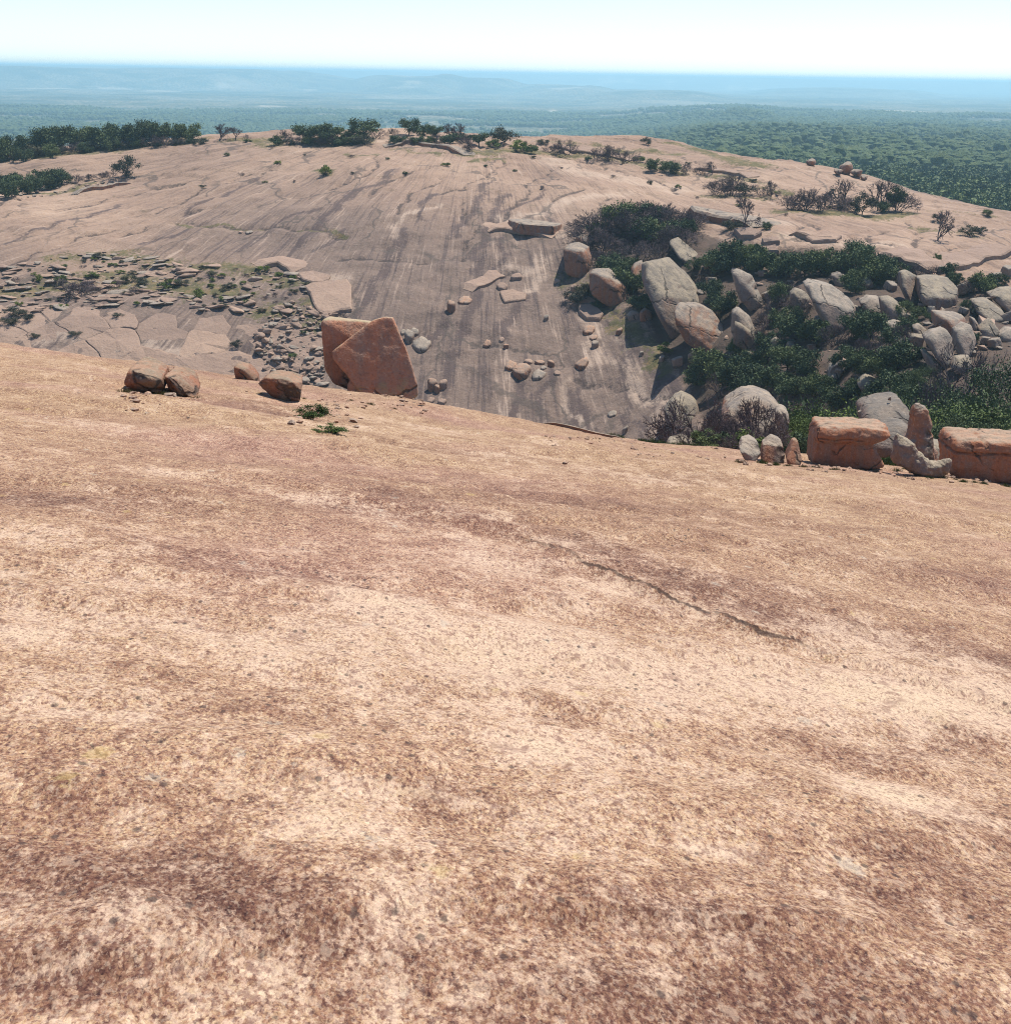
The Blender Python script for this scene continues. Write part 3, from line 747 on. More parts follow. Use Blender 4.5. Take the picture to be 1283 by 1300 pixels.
def hull_pts(outline, Y0, th, shrink=.82, drop=3):
    F_ = []; uv = []
    vmax = max(p[1] for p in outline)
    for p in outline:
        u, v = p[0], p[1]; dy = p[2] if len(p) > 2 else 0.0
        if v > vmax-3: v += drop
        F_.append(at(u, v, Y0+dy)); uv.append((u, v))
    F_ = np.array(F_); c = F_.mean(0)
    B_ = c+(F_-c)*shrink; B_[:, 1] = F_[:, 1].max()*.5+F_[:, 1]*.5 + th
    B_[:, 0] *= 1+th/Y0*.5
    B_[:, 2] = np.minimum(B_[:, 2], F_[:, 2].max()-.02*th)
    return np.concatenate([F_, B_])

seedc = [100]
def FB(outline, mat, label, th=4.0, Y0=None, group=None, sub=4, name='boulder', **kw):
    """a boulder of the far dome or canyon from its outline; its foot is found on the ground"""
    if Y0 is None:
        vm = max(outline, key=lambda p: p[1]); um = np.mean([p[0] for p in outline])
        Y0 = far_ray(um, vm[1]-1)[1]-.3
    seedc[0] += 1
    kw.setdefault('noise', .035); kw['p'] = max(kw.get('p', 0), 110); kw.setdefault('facet', .6)
    return rock(name, hull_pts(outline, Y0, th), mat, label, group, sub=sub, seed=seedc[0], **kw)

def ground_h(X, Y):
    return max(float(near_h(np.array(X), np.array(Y))), float(far_h(np.array(X), np.array(Y))))

G_CAN = 'boulders filling the canyon'
FB([(714, 318, .3), (722, 310, 1.8), (735, 307, 3), (748, 313, 2.5), (722, 322, -.4), (737, 321, -.3), (752, 330, 1.5), (747, 348, .5), (736, 354), (722, 350), (716, 336)], M_RUST, 'barrel-shaped boulder with flat pale top and orange left side at the head of the canyon', 3.5, group=G_CAN)
FB([(728, 306), (733, 300, .6), (741, 298, 1.2), (747, 301, 1), (747, 310)], M_RUST, 'small orange-topped block sitting behind the barrel-shaped boulder', 2.0, Y0=183.5, group=G_CAN, sub=3)
FB([(746, 350, .3), (752, 342, 2), (768, 341, 3), (757, 350, -.4), (773, 353, -.6), (786, 360, .2), (785, 352, 3), (797, 368, 1.5), (800, 382, .6), (795, 391), (775, 391), (758, 380), (748, 368)], M_RUST, 'orange split boulder with grey cap just right of the barrel-shaped boulder', 3.5, group=G_CAN, facet=1.2)
FB([(812, 334, 4), (850, 326, 8), (878, 352, 7), (894, 378, 5), (896, 390, 4), (832, 393, 0), (812, 356, 1.5), (855, 432, .4), (866, 428, .5), (892, 412, 3), (838, 408, 0)], M_GREY, 'huge grey slab-topped boulder tilted toward the open rock face, largest in the canyon', 5, group=G_CAN, sub=5, p=30, noise=.025)
FB([(800, 345, 1), (806, 335, 2), (814, 331, 3), (816, 345, 2), (815, 362, 1), (804, 360)], M_RUST, 'narrow rust-sided block wedged against the upper left corner of the huge slab-topped boulder', 2.5, Y0=172, group=G_CAN, sub=3)
FB([(855, 396, .6), (862, 388, 2), (890, 387, 4), (905, 395, 4), (920, 415, 3), (926, 440, 1.5), (921, 454, .6), (895, 452, -.6), (870, 437, -.6), (857, 413, -.4)], M_RUST, 'rounded boulder with orange left flank leaning below the huge slab-topped boulder', 5, group=G_CAN, sub=5, noise=.035)
FB([(848, 308, 2), (856, 303, 4), (872, 310, 5), (890, 325, 4), (884, 340, 1), (862, 330, 0)], M_GREY, 'sloping grey slab behind and above the huge slab-topped boulder', 3, group=G_CAN)
FB([(928, 347), (936, 341, 1), (955, 350, 2), (966, 375, 1.5), (972, 392, .5), (955, 399), (938, 380)], M_PALE, 'cracked pale tower of rock rising between dark oaks in mid canyon', 3.5, group=G_CAN, facet=1.6, noise=.06)
FB([(927, 346), (929, 341, .4), (934, 340, .6), (938, 344, .3), (934, 349)], M_PALE, 'small rounded capstone on the left shoulder of the cracked pale tower', 1.0, Y0=168.5, group=G_CAN, sub=3)
FB([(930, 397), (938, 391, 1), (952, 402, 1.5), (960, 420, 1), (963, 437), (945, 440), (928, 425)], M_PALE, 'pale peaked boulder right of the rounded orange-flanked boulder', 3.5, group=G_CAN, facet=1.0)
FB([(933, 405), (940, 413, .6), (958, 424, 1), (966, 440), (948, 446), (930, 436)], M_GREY, 'low grey rock at the foot of the pale peaked boulder', 2.5, group=G_CAN, sub=3)
FB([(1022, 365, 1), (1030, 358, 3), (1055, 362, 5), (1078, 378, 4), (1089, 392, 3), (1080, 402, 1), (1052, 403, 0), (1034, 385, 0), (1072, 425, 1.5), (1056, 431, .5)], M_PALE, 'large pale pinkish boulder with drip streaks in the centre of the canyon', 5, group=G_CAN, sub=5, facet=.8)
FB([(1003, 374), (1010, 366, 1), (1022, 370, 1.4), (1031, 382, .6), (1029, 395), (1006, 395)], M_GREY, 'boulder with a loaf-shaped cap left of the pale drip-streaked boulder', 2.5, group=G_CAN, facet=1.2)
FB([(1092, 386), (1103, 377, 1), (1118, 378, 2), (1126, 392, 1), (1120, 404), (1098, 400)], M_PALE, 'pale rounded boulder behind the dark oak left of the split pair', 3, group=G_CAN)
FB([(1118, 380), (1132, 377, 2), (1150, 392, 1.6), (1154, 410, .6), (1140, 414), (1122, 404)], M_GREY, 'grey humped boulder next to the pale rounded boulder behind the oak', 3, group=G_CAN)
FB([(1120, 412), (1134, 405, 1), (1150, 410, 1), (1153, 420, .3), (1140, 425), (1124, 422)], M_PALE, 'low pale rock ringed with oak leaves under the grey humped boulder', 2.4, group=G_CAN, sub=3)
FB([(1143, 345, 1), (1152, 343, 2), (1164, 350, 2.2), (1166, 372, 1.2), (1168, 391, .3), (1158, 390, -.4), (1145, 366, -.4)], M_GREY, 'tall wedge boulder with shaded left side, left half of the split pair', 3.2, group=G_CAN, p=28)
FB([(1167, 357, 1.5), (1176, 352, 3.5), (1205, 352, 4.5), (1214, 365, 3.4), (1221, 383, 1.4), (1212, 391, .4), (1190, 394, -.6), (1172, 387, -.6), (1168, 374, 0), (1190, 378, -.4)], M_GREY, 'broad boulder with scooped pale top, right half of the split pair', 4, group=G_CAN, sub=5, p=28)
FB([(1188, 401, .4), (1195, 397, 2.2), (1220, 399, 3), (1227, 406, 2.2), (1208, 411, -.6), (1206, 428, -.6), (1189, 417, -.2), (1223, 424, 1.2), (1211, 442, .2)], M_RUST, 'square orange-edged block with bright flat top above two standing slabs', 3, group=G_CAN, p=34)
for (a, lab) in [([(1193, 397), (1197, 391, .4), (1203, 395, .5), (1201, 400)], 'small pointed flake lying on the left end of the square orange-edged block'),
                 ([(1206, 396), (1212, 393, .8), (1222, 393, .9), (1222, 397)], 'thin flat slab, upper of two stacked behind the square orange-edged block'),
                 ([(1208, 400), (1214, 396.5, .8), (1225, 397, .9), (1224, 401)], 'thin flat slab, lower of two stacked behind the square orange-edged block')]:
    FB(a, M_RUST, lab, 1.2, Y0=143, group='loose flakes on the square block', sub=3, name='rock_flake', p=30)
FB([(1176, 431), (1184, 421, 1), (1199, 416, 2), (1210, 430, 1.4), (1211, 455, .6), (1205, 470, -.4), (1195, 466, -.4), (1180, 442, -.4)], M_PALE, 'tall pale standing slab with shaded lower left edge under the square block', 2.6, group=G_CAN, p=26)
FB([(1214, 422), (1225, 410, 2), (1235, 414, 2), (1241, 430, 1.2), (1236, 446, .4), (1223, 460, -.3), (1214, 442, -.3)], M_PALE, 'rounded pale standing slab right of the square block', 2.6, group=G_CAN)
FB([(1159, 416), (1167, 411, 1), (1177, 419, 1), (1176, 432), (1162, 428)], M_PALE, 'small pale rounded boulder left of the tall standing slab', 2, group=G_CAN, sub=3)
FB([(1231, 402), (1237, 404, .5), (1245, 417, .5), (1241, 422), (1234, 418)], M_PALE, 'small pointed rock behind the rounded standing slab', 1.5, group=G_CAN, sub=3)
FB([(1244, 421), (1257, 404, 1.2), (1269, 420, .6), (1266, 428), (1247, 428)], M_GREY, 'pyramid-shaped grey boulder near the right edge', 2.2, group=G_CAN, p=30)
FB([(1235, 383, 1), (1255, 380, 3), (1275, 395, 2), (1279, 406, .6), (1262, 409, -.3), (1240, 399, -.3)], M_GREY, 'long grey boulder with a thin crack below the shrub near the right edge', 3, group=G_CAN)
FB([(1262, 376, 0), (1275, 367, 2), (1290, 365, 3), (1302, 385, 1), (1284, 400, 0), (1270, 390, -.3)], M_GREY, 'grey boulder cut by the right edge above the long cracked boulder', 3, group=G_CAN)
FB([(1268, 427), (1280, 417, 1), (1300, 420, 1), (1299, 434), (1270, 433)], M_PALE, 'low pale boulder cut by the right edge above the near oak', 2.4, group=G_CAN, sub=3)
FB([(1050, 480), (1055, 466, .5), (1068, 455, 1), (1073, 463, .6), (1068, 480), (1058, 487)], M_PALE, 'small pale pinkish crag between oaks low in the canyon', 2.2, group=G_CAN, facet=1.6, noise=.08)
FB([(1088, 490), (1099, 477, 1), (1115, 482, 1), (1122, 494), (1095, 498)], M_GREY, 'low mauve-grey boulder right of the small pinkish crag', 2.2, group=G_CAN, sub=3)
FB([(977, 433), (985, 427, .5), (996, 436, .4), (992, 450), (980, 448)], M_PALE, 'small pale block among oak leaves in mid canyon', 1.8, group=G_CAN, sub=3)
FB([(1168, 444), (1178, 448, .6), (1198, 466, .8), (1203, 474), (1180, 470)], M_GREY, 'low sloping slab in the shade below the tall standing slab', 2.2, group=G_CAN, sub=3)
FB([(842, 526), (850, 511, 1), (868, 502, 2.4), (885, 510, 2.2), (893, 530, 1.2), (886, 542, .3), (860, 545, -.4), (845, 540, -.4)], M_GREY, 'smooth grey boulder at the foot of the streaked rock face', 4, group=G_CAN)
FB([(1055, 349), (1066, 345, .8), (1078, 352, .8), (1074, 364), (1060, 362)], M_PALE, 'pale rock showing between oaks above the drip-streaked boulder', 2, group=G_CAN, sub=3)
FB([(781, 307), (790, 301, .6), (798, 306, .6), (796, 314), (784, 314)], M_PALE, 'small pale rock in the bare thicket, upper of two', 1.6, group=G_CAN, sub=3)
FB([(780, 318), (788, 313, .6), (798, 316, .6), (798, 323), (784, 323)], M_PALE, 'small pale rock in the bare thicket, lower of two', 1.6, group=G_CAN, sub=3)
FB([(1208, 470), (1215, 455, .8), (1232, 452, 1), (1236, 468), (1222, 478)], M_GREY, 'shaded grey boulder behind the bare branches of the near thicket', 2, group=G_CAN, sub=3)
FB([(795, 400), (802, 394, .5), (812, 397, .5), (813, 406), (798, 406)], M_PALE, 'small pale block in the grass left of the huge slab-topped boulder', 1.4, group=G_CAN, sub=3)
FB([(811, 398), (818, 391, .5), (828, 396, .6), (828, 408), (812, 408)], M_RUST, 'small dark rust block in the shade beside the huge slab-topped boulder', 1.6, group=G_CAN, sub=3)

# the sheared block on the rim above the face
FB([(643, 285, 2.5), (665, 280, 5), (700, 281, 5.5), (713, 285, 4), (713, 299, 2.4), (660, 284.5, .2), (706, 288, .2), (706, 303, 0), (660, 296, 0), (644, 292, 1.6)], M_RUST, 'long flat-topped block with orange broken front on the rim of the face', 2.0, group=None, p=34, noise=.03, sub=5)

# ---- loose slabs lying on the face: (u, v foot, width px, height px, material, words)
loose = [(662, 476, 30, 19, 0, 'broad orange-topped slab, lowest and largest of the cluster on the streaked face'), (648, 467, 18, 8, 0, 'flat slab at the left end of the cluster on the streaked face'),
 (671, 461, 15, 8, 1, 'flat slab at the top of the cluster on the streaked face'), (685, 463, 16, 9, 0, 'orange flat slab at the upper right of the cluster on the streaked face'),
 (699, 467, 10, 11, 0, 'upright chip at the right of the cluster on the streaked face'), (684, 479, 22, 9, 2, 'grey flat slab, lower right of the cluster on the streaked face'),
 (707, 476, 11, 6, 1, 'small slab set apart to the right of the cluster on the streaked face'), (690, 470, 9, 6, 2, 'little grey chip in the middle of the cluster on the streaked face'),
 (739, 466, 20, 12, 0, 'single orange-topped slab on the pale vertical streak'), (747, 424, 18, 10, 0, 'oval flat slab, upper of three in a row down the streak'), (753, 431, 13, 6, 0, 'oval flat slab, middle of three in a row down the streak'),
 (755, 442, 11, 9, 2, 'grey chip, lowest of three in a row down the streak'), (618, 440, 12, 8, 0, 'orange chip at the left of three on the face'), (637, 434, 8, 6, 1, 'chip at the top of three on the face'), (642, 443, 9, 7, 0, 'orange chip at the right of three on the face'),
 (637, 367, 17, 12, 1, 'rounded stone, lower of two in the scooped hollow'), (656, 354, 19, 12, 1, 'rounded stone, upper of two in the scooped hollow'), (573, 396, 13, 15, 0, 'upright orange stone alone on the left of the face'),
 (590, 384, 22, 8, 0, 'long curved slab above the upright orange stone'), (693, 406, 7, 6, 2, 'small pale stone alone in mid face'), (549, 496, 16, 17, 0, 'orange angular block right of the largest leaning boulder, top of its pile'),
 (562, 494, 13, 12, 1, 'grey-brown block at the right of the pile beside the largest leaning boulder'), (555, 500, 8, 12, 0, 'pointed orange chip in the pile beside the largest leaning boulder'), (547, 512, 14, 9, 1, 'dark block low in the pile beside the largest leaning boulder'),
 (561, 514, 14, 10, 1, 'dark block at lower right of the pile beside the largest leaning boulder'), (520, 434, 15, 13, 2, 'pale block peeping over the right shoulder of the largest leaning boulder'),
 (535, 441, 28, 12, 2, 'long pale slab just right of the largest leaning boulder shoulder'), (526, 425, 13, 9, 2, 'small pale slab above the long pale slab'), (512, 424, 10, 6, 2, 'small pale chip beside the top of the largest leaning boulder'),
 (316, 297, 12, 6, 2, 'small stone alone high on the left of the dome'), (306, 297, 7, 5, 1, 'smaller stone beside the one high on the left of the dome'), (688, 241, 6, 5, 1, 'small dark stone on the upper dome'),
 (777, 528, 14, 6, 2, 'small pale stone near the foot of the streaked face'), (793, 552, 9, 9, 2, 'rounded pale stone at the foot of the streaked face'), (774, 560, 6, 5, 2, 'tiny pale stone at the foot of the streaked face'),
 (814, 453, 7, 6, 2, 'small pale stone beside the chute grass'), (840, 460, 9, 7, 2, 'small grey stone beside the chute grass'), (786, 425, 10, 8, 0, 'pale triangular stone on the grass strip of the chute'), (728, 370, 10, 8, 1, 'small stone below the barrel-shaped boulder'),
 (707, 359, 10, 5, 1, 'small stone to the left below the barrel-shaped boulder')]
mats3 = [M_PEACH, M_SLAB, M_PALE]
for i, (u, v, wd, hh, m, lab) in enumerate(loose):
    g = far_ray(u, v-1); Y = g[1]; mpp = Y/FPX
    r_ = np.random.default_rng(500+i)
    n = r_.integers(6, 9); a = np.sort(r_.uniform(0, 2*math.pi, n)+np.linspace(0, 2*math.pi, n, endpoint=False)*1.0)
    a = np.linspace(0, 2*math.pi, n, endpoint=False)+r_.uniform(-.3, .3, n)
    wx = wd*mpp/2; wy = wx*r_.uniform(.7, 1.1); H = hh*mpp*(.38 if wd > 1.3*hh else .8)
    P = []
    for t in a:
        k_ = r_.uniform(.8, 1.05); x = math.cos(t)*wx*k_; y = math.sin(t)*wy*k_
        zz = far_h(g[0]+x, g[1]+y)
        P.append((g[0]+x*.92, g[1]+y*.92, zz-.25)); P.append((g[0]+x, g[1]+y, zz+H*r_.uniform(.8, 1.05)))
    rock('rock_slab' if wd > 1.5*hh else 'stone', np.array(P), mats3[m], lab, 'loose slabs on the far dome', sub=3, cat='rock', seed=i+40, p=110, noise=.04, facet=.5, chips=5)

# ---- rubble field behind the largest leaning boulder
def dart(poly, rad, n, seed, asp=1.5):
    r_ = np.random.default_rng(seed); pts = []
    us = [p[0] for p in poly]; vs = [p[1] for p in poly]
    def inside(u, v):
        c = False
        for (x0, y0), (x1, y1) in zip(poly, poly[1:]+poly[:1]):
            if (y0 > v) != (y1 > v) and u < (x1-x0)*(v-y0)/(y1-y0)+x0: c = not c
        return c
    for _ in range(n):
        u = r_.uniform(min(us), max(us)); v = r_.uniform(min(vs), max(vs))
        if not inside(u, v): continue
        q = rad(u, v)
        if all(math.hypot(u-a, (v-b)*asp) > min(q, c_) for a, b, c_ in pts): pts.append((u, v, q))
    return [(a, b) for a, b, _ in pts]
RUB = [(345, 398), (372, 385), (405, 392), (425, 402), (412, 420), (412, 492), (370, 488), (335, 470), (325, 440)]
rub_protos = []
for i in range(7):
    r_ = np.random.default_rng(900+i)
    P = r_.normal(size=(11, 3)); P /= np.linalg.norm(P, axis=1)[:, None]; P *= np.array([1.0, .85, .45])*r_.uniform(.85, 1.1, (11, 1))
    V, F = rock_shape(P, sub=3, p=110, noise=.04, seed=i, facet=.6, chips=4)
    V[:, 2] -= V[:, 2].min(); rub_protos.append(fast_mesh('rubble_block', V, tris=F, mat=M_SLAB if i % 3 else M_PALE))
def put_rock(me, g, size, name, label, group, sink=.12, cat='rock', flat=1.0):
    o = link(me, name); o.location = (g[0], g[1], g[2]-sink*size)
    o.scale = (size, size*random.uniform(.75, 1.1), size*random.uniform(.75, 1.1)*flat); o.rotation_euler = (random.uniform(-.25, .25), random.uniform(-.25, .25), random.uniform(0, 6.28))
    tag(o, label, cat, group); return o
for (u, v) in dart(RUB, lambda u, v: 7.2+2.5*math.sin(u*.3+v*.7), 5000, 5):
    g = far_ray(u, v); s_ = g[1]/FPX*(2.8+8.5*random.random()**2.0)
    put_rock(random.choice(rub_protos), g, s_, 'rubble_block', 'angular pale granite block in the rubble left of the largest leaning boulder', 'rubble left of the largest leaning boulder')
for (u, v) in dart([(0, 198), (40, 190), (48, 200), (10, 208)], lambda u, v: 6, 400, 6)+dart([(15, 248), (90, 232), (165, 222), (170, 228), (100, 244), (20, 256)], lambda u, v: 8, 900, 8):
    g = far_ray(u, v); s_ = g[1]/FPX*random.uniform(2.5, 5.5)
    put_rock(random.choice(rub_protos), g, s_, 'rubble_block', 'broken rock among the shrubs at the upper left of the dome', 'broken rocks at the upper left')

for (u, v) in dart([(1095, 395), (1160, 390), (1290, 372), (1290, 445), (1215, 450), (1110, 440)], lambda u, v: 11, 1500, 15)+dart([(880, 345), (1100, 340), (1100, 480), (960, 470), (900, 420)], lambda u, v: 20, 1500, 16):
    g = far_ray(u, v); s_ = g[1]/FPX*(2.5+7*random.random()**2)
    put_rock(random.choice(rub_protos), g, s_, 'stone', 'small pale angular rock scattered between the larger canyon boulders', 'small rocks between the canyon boulders')
# ---- exfoliation sheets of the left flank: each piece a part of the dome
def clip_cell(cu, cv, others, box, asp):
    poly = [(cu+a, cv+b) for a, b in ((-box, -box/asp), (box, -box/asp), (box, box/asp), (-box, box/asp))]
    for (a, b) in others:
        mx, my = (a+cu)/2, (b+cv)/2; nx, ny = (a-cu), (b-cv)*asp*asp
        out = []
        for (p, q) in zip(poly, poly[1:]+poly[:1]):
            sp = (p[0]-mx)*nx+(p[1]-my)*ny; sq = (q[0]-mx)*nx+(q[1]-my)*ny
            if sp <= 0: out.append(p)
            if sp*sq < 0: t = sp/(sp-sq); out.append((p[0]+(q[0]-p[0])*t, p[1]+(q[1]-p[1])*t))
        poly = out
        if len(poly) < 3: return None
    return poly
def _jit(u, v):
    return (u+3.2*float(fbm(np.array(u*.11), np.array(v*.16), oct=3, seed=301)), v+2.2*float(fbm(np.array(u*.11), np.array(v*.16), oct=3, seed=302)))
def slab_piece(cell, th, inset, seed, name='slab', parent=None):
    r_ = random.Random(seed)
    cu = sum(p[0] for p in cell)/len(cell); cv = sum(p[1] for p in cell)/len(cell)
    ring = []
    for p, q in zip(cell, cell[1:]+cell[:1]):
        L = math.hypot(q[0]-p[0], q[1]-p[1])
        if L < 1.2: continue
        n_ = max(1, int(L/7))
        for t_ in range(n_): ring.append(_jit(p[0]+(q[0]-p[0])*t_/n_, p[1]+(q[1]-p[1])*t_/n_))
    if len(ring) < 3: return
    W = [far_ray(cu+(u-cu)*inset, cv+(v-cv)*inset) for u, v in ring]
    c = far_ray(cu, cv)
    tilt = (r_.uniform(-.04, .04), r_.uniform(-.03, .06))
    n = len(W); vs = []; fs = []
    for k_, (s_, dz) in enumerate(((1.0, -.6), (1.0, th*.72), (.93, th))):
        for p in W:
            x = c[0]+(p[0]-c[0])*s_; y = c[1]+(p[1]-c[1])*s_
            zz = p[2] if s_ == 1 else float(far_h(x, y))
            vs.append((x-c[0], y-c[1], zz-c[2]+dz+(tilt[0]*(x-c[0])+tilt[1]*(y-c[1]) if k_ else 0)))
    vs.append((0, 0, th+.05))
    for k_ in range(2):
        for i in range(n):
            j = (i+1) % n; fs.append((k_*n+i, k_*n+j, (k_+1)*n+j, (k_+1)*n+i))
    for i in range(n): fs.append((2*n+i, 2*n+(i+1) % n, 3*n))
    sa = sum((W[i][0]-c[0])*(W[(i+1) % n][1]-c[1])-(W[(i+1) % n][0]-c[0])*(W[i][1]-c[1]) for i in range(n))
    if sa < 0: fs = [tuple(reversed(f)) for f in fs]
    o = mesh_obj(name, vs, fs, M_SLAB, parent); o.location = tuple(c)
    return o
ZONE = [(-12, 336), (60, 328), (110, 318), (160, 322), (240, 334), (330, 342), (392, 352), (412, 362), (392, 380), (345, 392), (322, 440), (318, 470), (150, 462), (40, 446), (-12, 440)]
def srad(u, v):
    low = np.interp(u, [0, 100, 200, 330], [385, 392, 398, 405])
    sm_ = 8.0+9*max(0, float(vnoise(np.array(u*.03), np.array(v*.06), seed=6)))
    return sm_+(64-sm_)*float(sstep(low-12, low+14, v))*(.75+.5*float(vnoise(np.array(u*.021), np.array(v*.03), seed=9)))
seeds = dart(ZONE, srad, 9000, 77, 1.8)
npieces = 0
for i, (u, v) in enumerate(seeds):
    rr = srad(u, v)
    if rr < 24: continue      # gaps with soil and grass
    oth = [q for j, q in enumerate(seeds) if j != i and abs(q[0]-u) < 80 and abs(q[1]-v) < 60]
    cell = clip_cell(u, v, oth, rr*1.5, 1.8)
    if cell is None: continue
    big = rr > 18
    if slab_piece(cell, random.uniform(.02, .16) if big else random.uniform(.1, .4), random.uniform(.965, .985) if big else random.uniform(.70, .92), i, parent=far_o): npieces += 1
UP = [(-12, 340), (60, 330), (110, 318), (160, 322), (240, 334), (330, 342), (392, 352), (405, 366), (385, 384), (330, 398), (250, 396), (150, 392), (60, 396), (-12, 400)]
r5 = random.Random(55)
for (u, v) in dart(UP, lambda u, v: 5.0+7*max(0, float(vnoise(np.array(u*.05), np.array(v*.09), seed=6))), 4500, 78, 1.7)[:340]:
    if vnoise(np.array(u*.03), np.array(v*.06), seed=34) > .32: continue
    g = far_ray(u, v); s_ = g[1]/FPX*(3.2+11*r5.random()**2.0)
    o = link(rub_protos[r5.randrange(7)], 'slab', far_o); o.location = (g[0], g[1], g[2]-.1*s_)
    o.scale = (s_*r5.uniform(.9, 1.5), s_*r5.uniform(.7, 1.1), s_*r5.uniform(.35, .8)); o.rotation_euler = (r5.uniform(-.30, .12), r5.uniform(-.2, .2), r5.uniform(-.6, .6)+(3.14 if r5.random() < .5 else 0))
# two big sheets right of the zone and some by the face
for i, cell in enumerate([[(385, 366), (400, 361), (440, 358), (448, 366), (447, 398), (410, 404), (398, 392), (392, 376)], [(376, 350), (398, 347), (420, 352), (418, 359), (390, 361)],
                          [(633, 372), (650, 371), (668, 375), (667, 382), (640, 385)], [(733, 392), (750, 392), (766, 402), (762, 410), (745, 408), (735, 400)], [(1240, 402), (1262, 410), (1262, 420), (1245, 415)],
                          [(1020, 304), (1050, 300), (1068, 304), (1060, 309), (1030, 310)], [(930, 297), (948, 294), (965, 299), (955, 305), (938, 304)], [(965, 307), (985, 305), (990, 312), (970, 314)], [(960, 318), (985, 316), (988, 324), (965, 326)],
                          [(715, 375), (740, 379), (758, 386), (756, 389), (735, 384), (716, 379)]]):
    slab_piece(cell, (.45, .35, .3, .5, .3, .5, .6, .5, .5, .35)[i], .98, 3000+i, parent=far_o)

# ---- broken ledges of the dome (sheets that end in a step)
def ledge(pl, h, back, mat=None, parent=None, hfun=far_h, ray=far_ray, step=1.0, name='ledge'):
    W = [ray(*p) for p in pl]; path = []
    for a, b in zip(W[:-1], W[1:]):
        n = max(1, int(np.hypot(*(b-a)[:2])/step))
        for t in range(n): path.append(a+(b-a)*t/n)
    path.append(W[-1]); n = len(path)
    vs = []; fs = []
    for i, p in enumerate(path):
        t = path[min(i+1, n-1)]-path[max(i-1, 0)]; nx, ny = -t[1], t[0]; L = math.hypot(nx, ny)+1e-6; nx /= L; ny /= L
        if ny < 0: nx, ny = -nx, -ny
        e = min(1, 6*min(i, n-1-i)/n+.12)
        hh = h*e*(1+.45*float(vnoise(i*.37, i*0., seed=3))); jx = .45*h*float(vnoise(i*.8, 5., seed=8))
        x0, y0 = p[0]+nx*jx, p[1]+ny*jx
        for off, dz in ((0, -.7), (.02, hh*.55), (-.08*h, hh*.8), (.22*h, hh), (back*.45, hh*.62), (back, -.2)):
            x = x0+nx*off; y = y0+ny*off; vs.append((x, y, float(hfun(np.array(x), np.array(y)))+dz))
    for i in range(n-1):
        for k_ in range(5):
            a = i*6+k_; fs.append((a, a+6, a+7, a+1))
    c = path[n//2]; vs = [(v[0]-c[0], v[1]-c[1], v[2]-c[2]) for v in vs]
    o = mesh_obj(name, vs, fs, mat or M_SLAB, parent, smooth=False); o.location = tuple(c)
    bm_ = bmesh.new(); bm_.from_mesh(o.data); bmesh.ops.recalc_face_normals(bm_, faces=bm_.faces); bm_.to_mesh(o.data); bm_.free()
    return o
for pl, h, b_, m in [([(488, 188), (510, 185), (535, 185), (560, 189), (588, 198)], .55, 3.5, M_RUST), ([(868, 271), (885, 277), (905, 282), (924, 286), (950, 291)], 1.0, 6, M_RUST), ([(1000, 300), (1030, 306), (1065, 308)], .6, 5, M_SLAB),
                     ([(1108, 328), (1150, 338), (1190, 346)], .8, 6, M_SLAB), ([(1190, 348), (1222, 343), (1250, 333), (1283, 326), (1310, 322)], .6, 6, M_SLAB), ([(800, 276), (830, 272), (862, 271)], .8, 5, M_SLAB), ([(620, 296), (640, 294), (700, 303)], .5, 4, M_SLAB),
                     ([(100, 247), (130, 241), (165, 233)], .6, 4, M_RUST), ([(600, 372), (622, 362), (640, 350)], .35, 3, M_SLAB), ([(880, 215), (915, 220), (950, 226)], .5, 5, M_SLAB), ([(330, 345), (352, 338), (372, 347)], .5, 4, M_SLAB), ([(700, 188), (760, 198), (800, 205)], .4, 6, M_SLAB)]:
    ledge(pl, h, b_, m, far_o)

# ================================================================== BOULDERS ON THE NEAR DOME
def NB(outline, Y, mat, label, th=1.2, sub=5, name='boulder', group=None, foot=None, **kw):
    """foot column and bottom row sit on the near dome Y metres ahead; the outline slides so that it does"""
    um = np.mean([p[0] for p in outline]); vm = max(p[1] for p in outline)
    g = near_ground(um, Y); _, vg = proj(g)
    dv = float(vg)+2-vm
    seedc[0] += 1
    kw.setdefault('noise', .035); kw['p'] = max(kw.get('p', 0), 110); kw.setdefault('facet', .6)
    return rock(name, hull_pts([(p[0], p[1]+dv)+tuple(p[2:]) for p in outline], Y, th, drop=2), mat, label, group, sub=sub, seed=seedc[0], **kw)
def y_for(u, v, lo=20.0, hi=54.0):
    """distance on the near dome whose foot shows at row v in column u"""
    ys = np.linspace(lo, hi, 120); vv = proj(near_ground(u, ys))[1]
    return float(ys[np.argmin(np.abs(vv-v))])
G_L = 'boulders resting on the left of the near dome'
NB([(156, 483, .1), (160, 473, .15), (165, 464, .35), (185, 466, .9), (203, 474, .8), (178, 474, -.1), (190, 478, -.25), (205, 480, .1), (210, 484, .5), (208, 494, .35), (192, 500, .25), (172, 495, .25), (160, 489, .2)], y_for(182, 499), M_ORANGE, 'rough brown boulder, leftmost of the touching pair', .9, group=G_L)
NB([(208, 477, .1), (215, 474, .4), (233, 476, .6), (243, 484, .6), (218, 482, -.15), (251, 500, .3), (250, 506, .2), (228, 505, .15), (215, 498, .2)], y_for(231, 504), M_ORANGE, 'pale tan tilted boulder, right one of the touching pair', .8, group=G_L, noise=.05)
NB([(296, 465, .1), (300, 460, .3), (315, 463, .6), (325, 474, .4), (308, 468, -.1), (330, 482, .3), (322, 484, .2), (299, 481, .2)], y_for(312, 484), M_ORANGE, 'small knobbly tan boulder behind the wedge-shaped one', .8, group=G_L, sub=4)
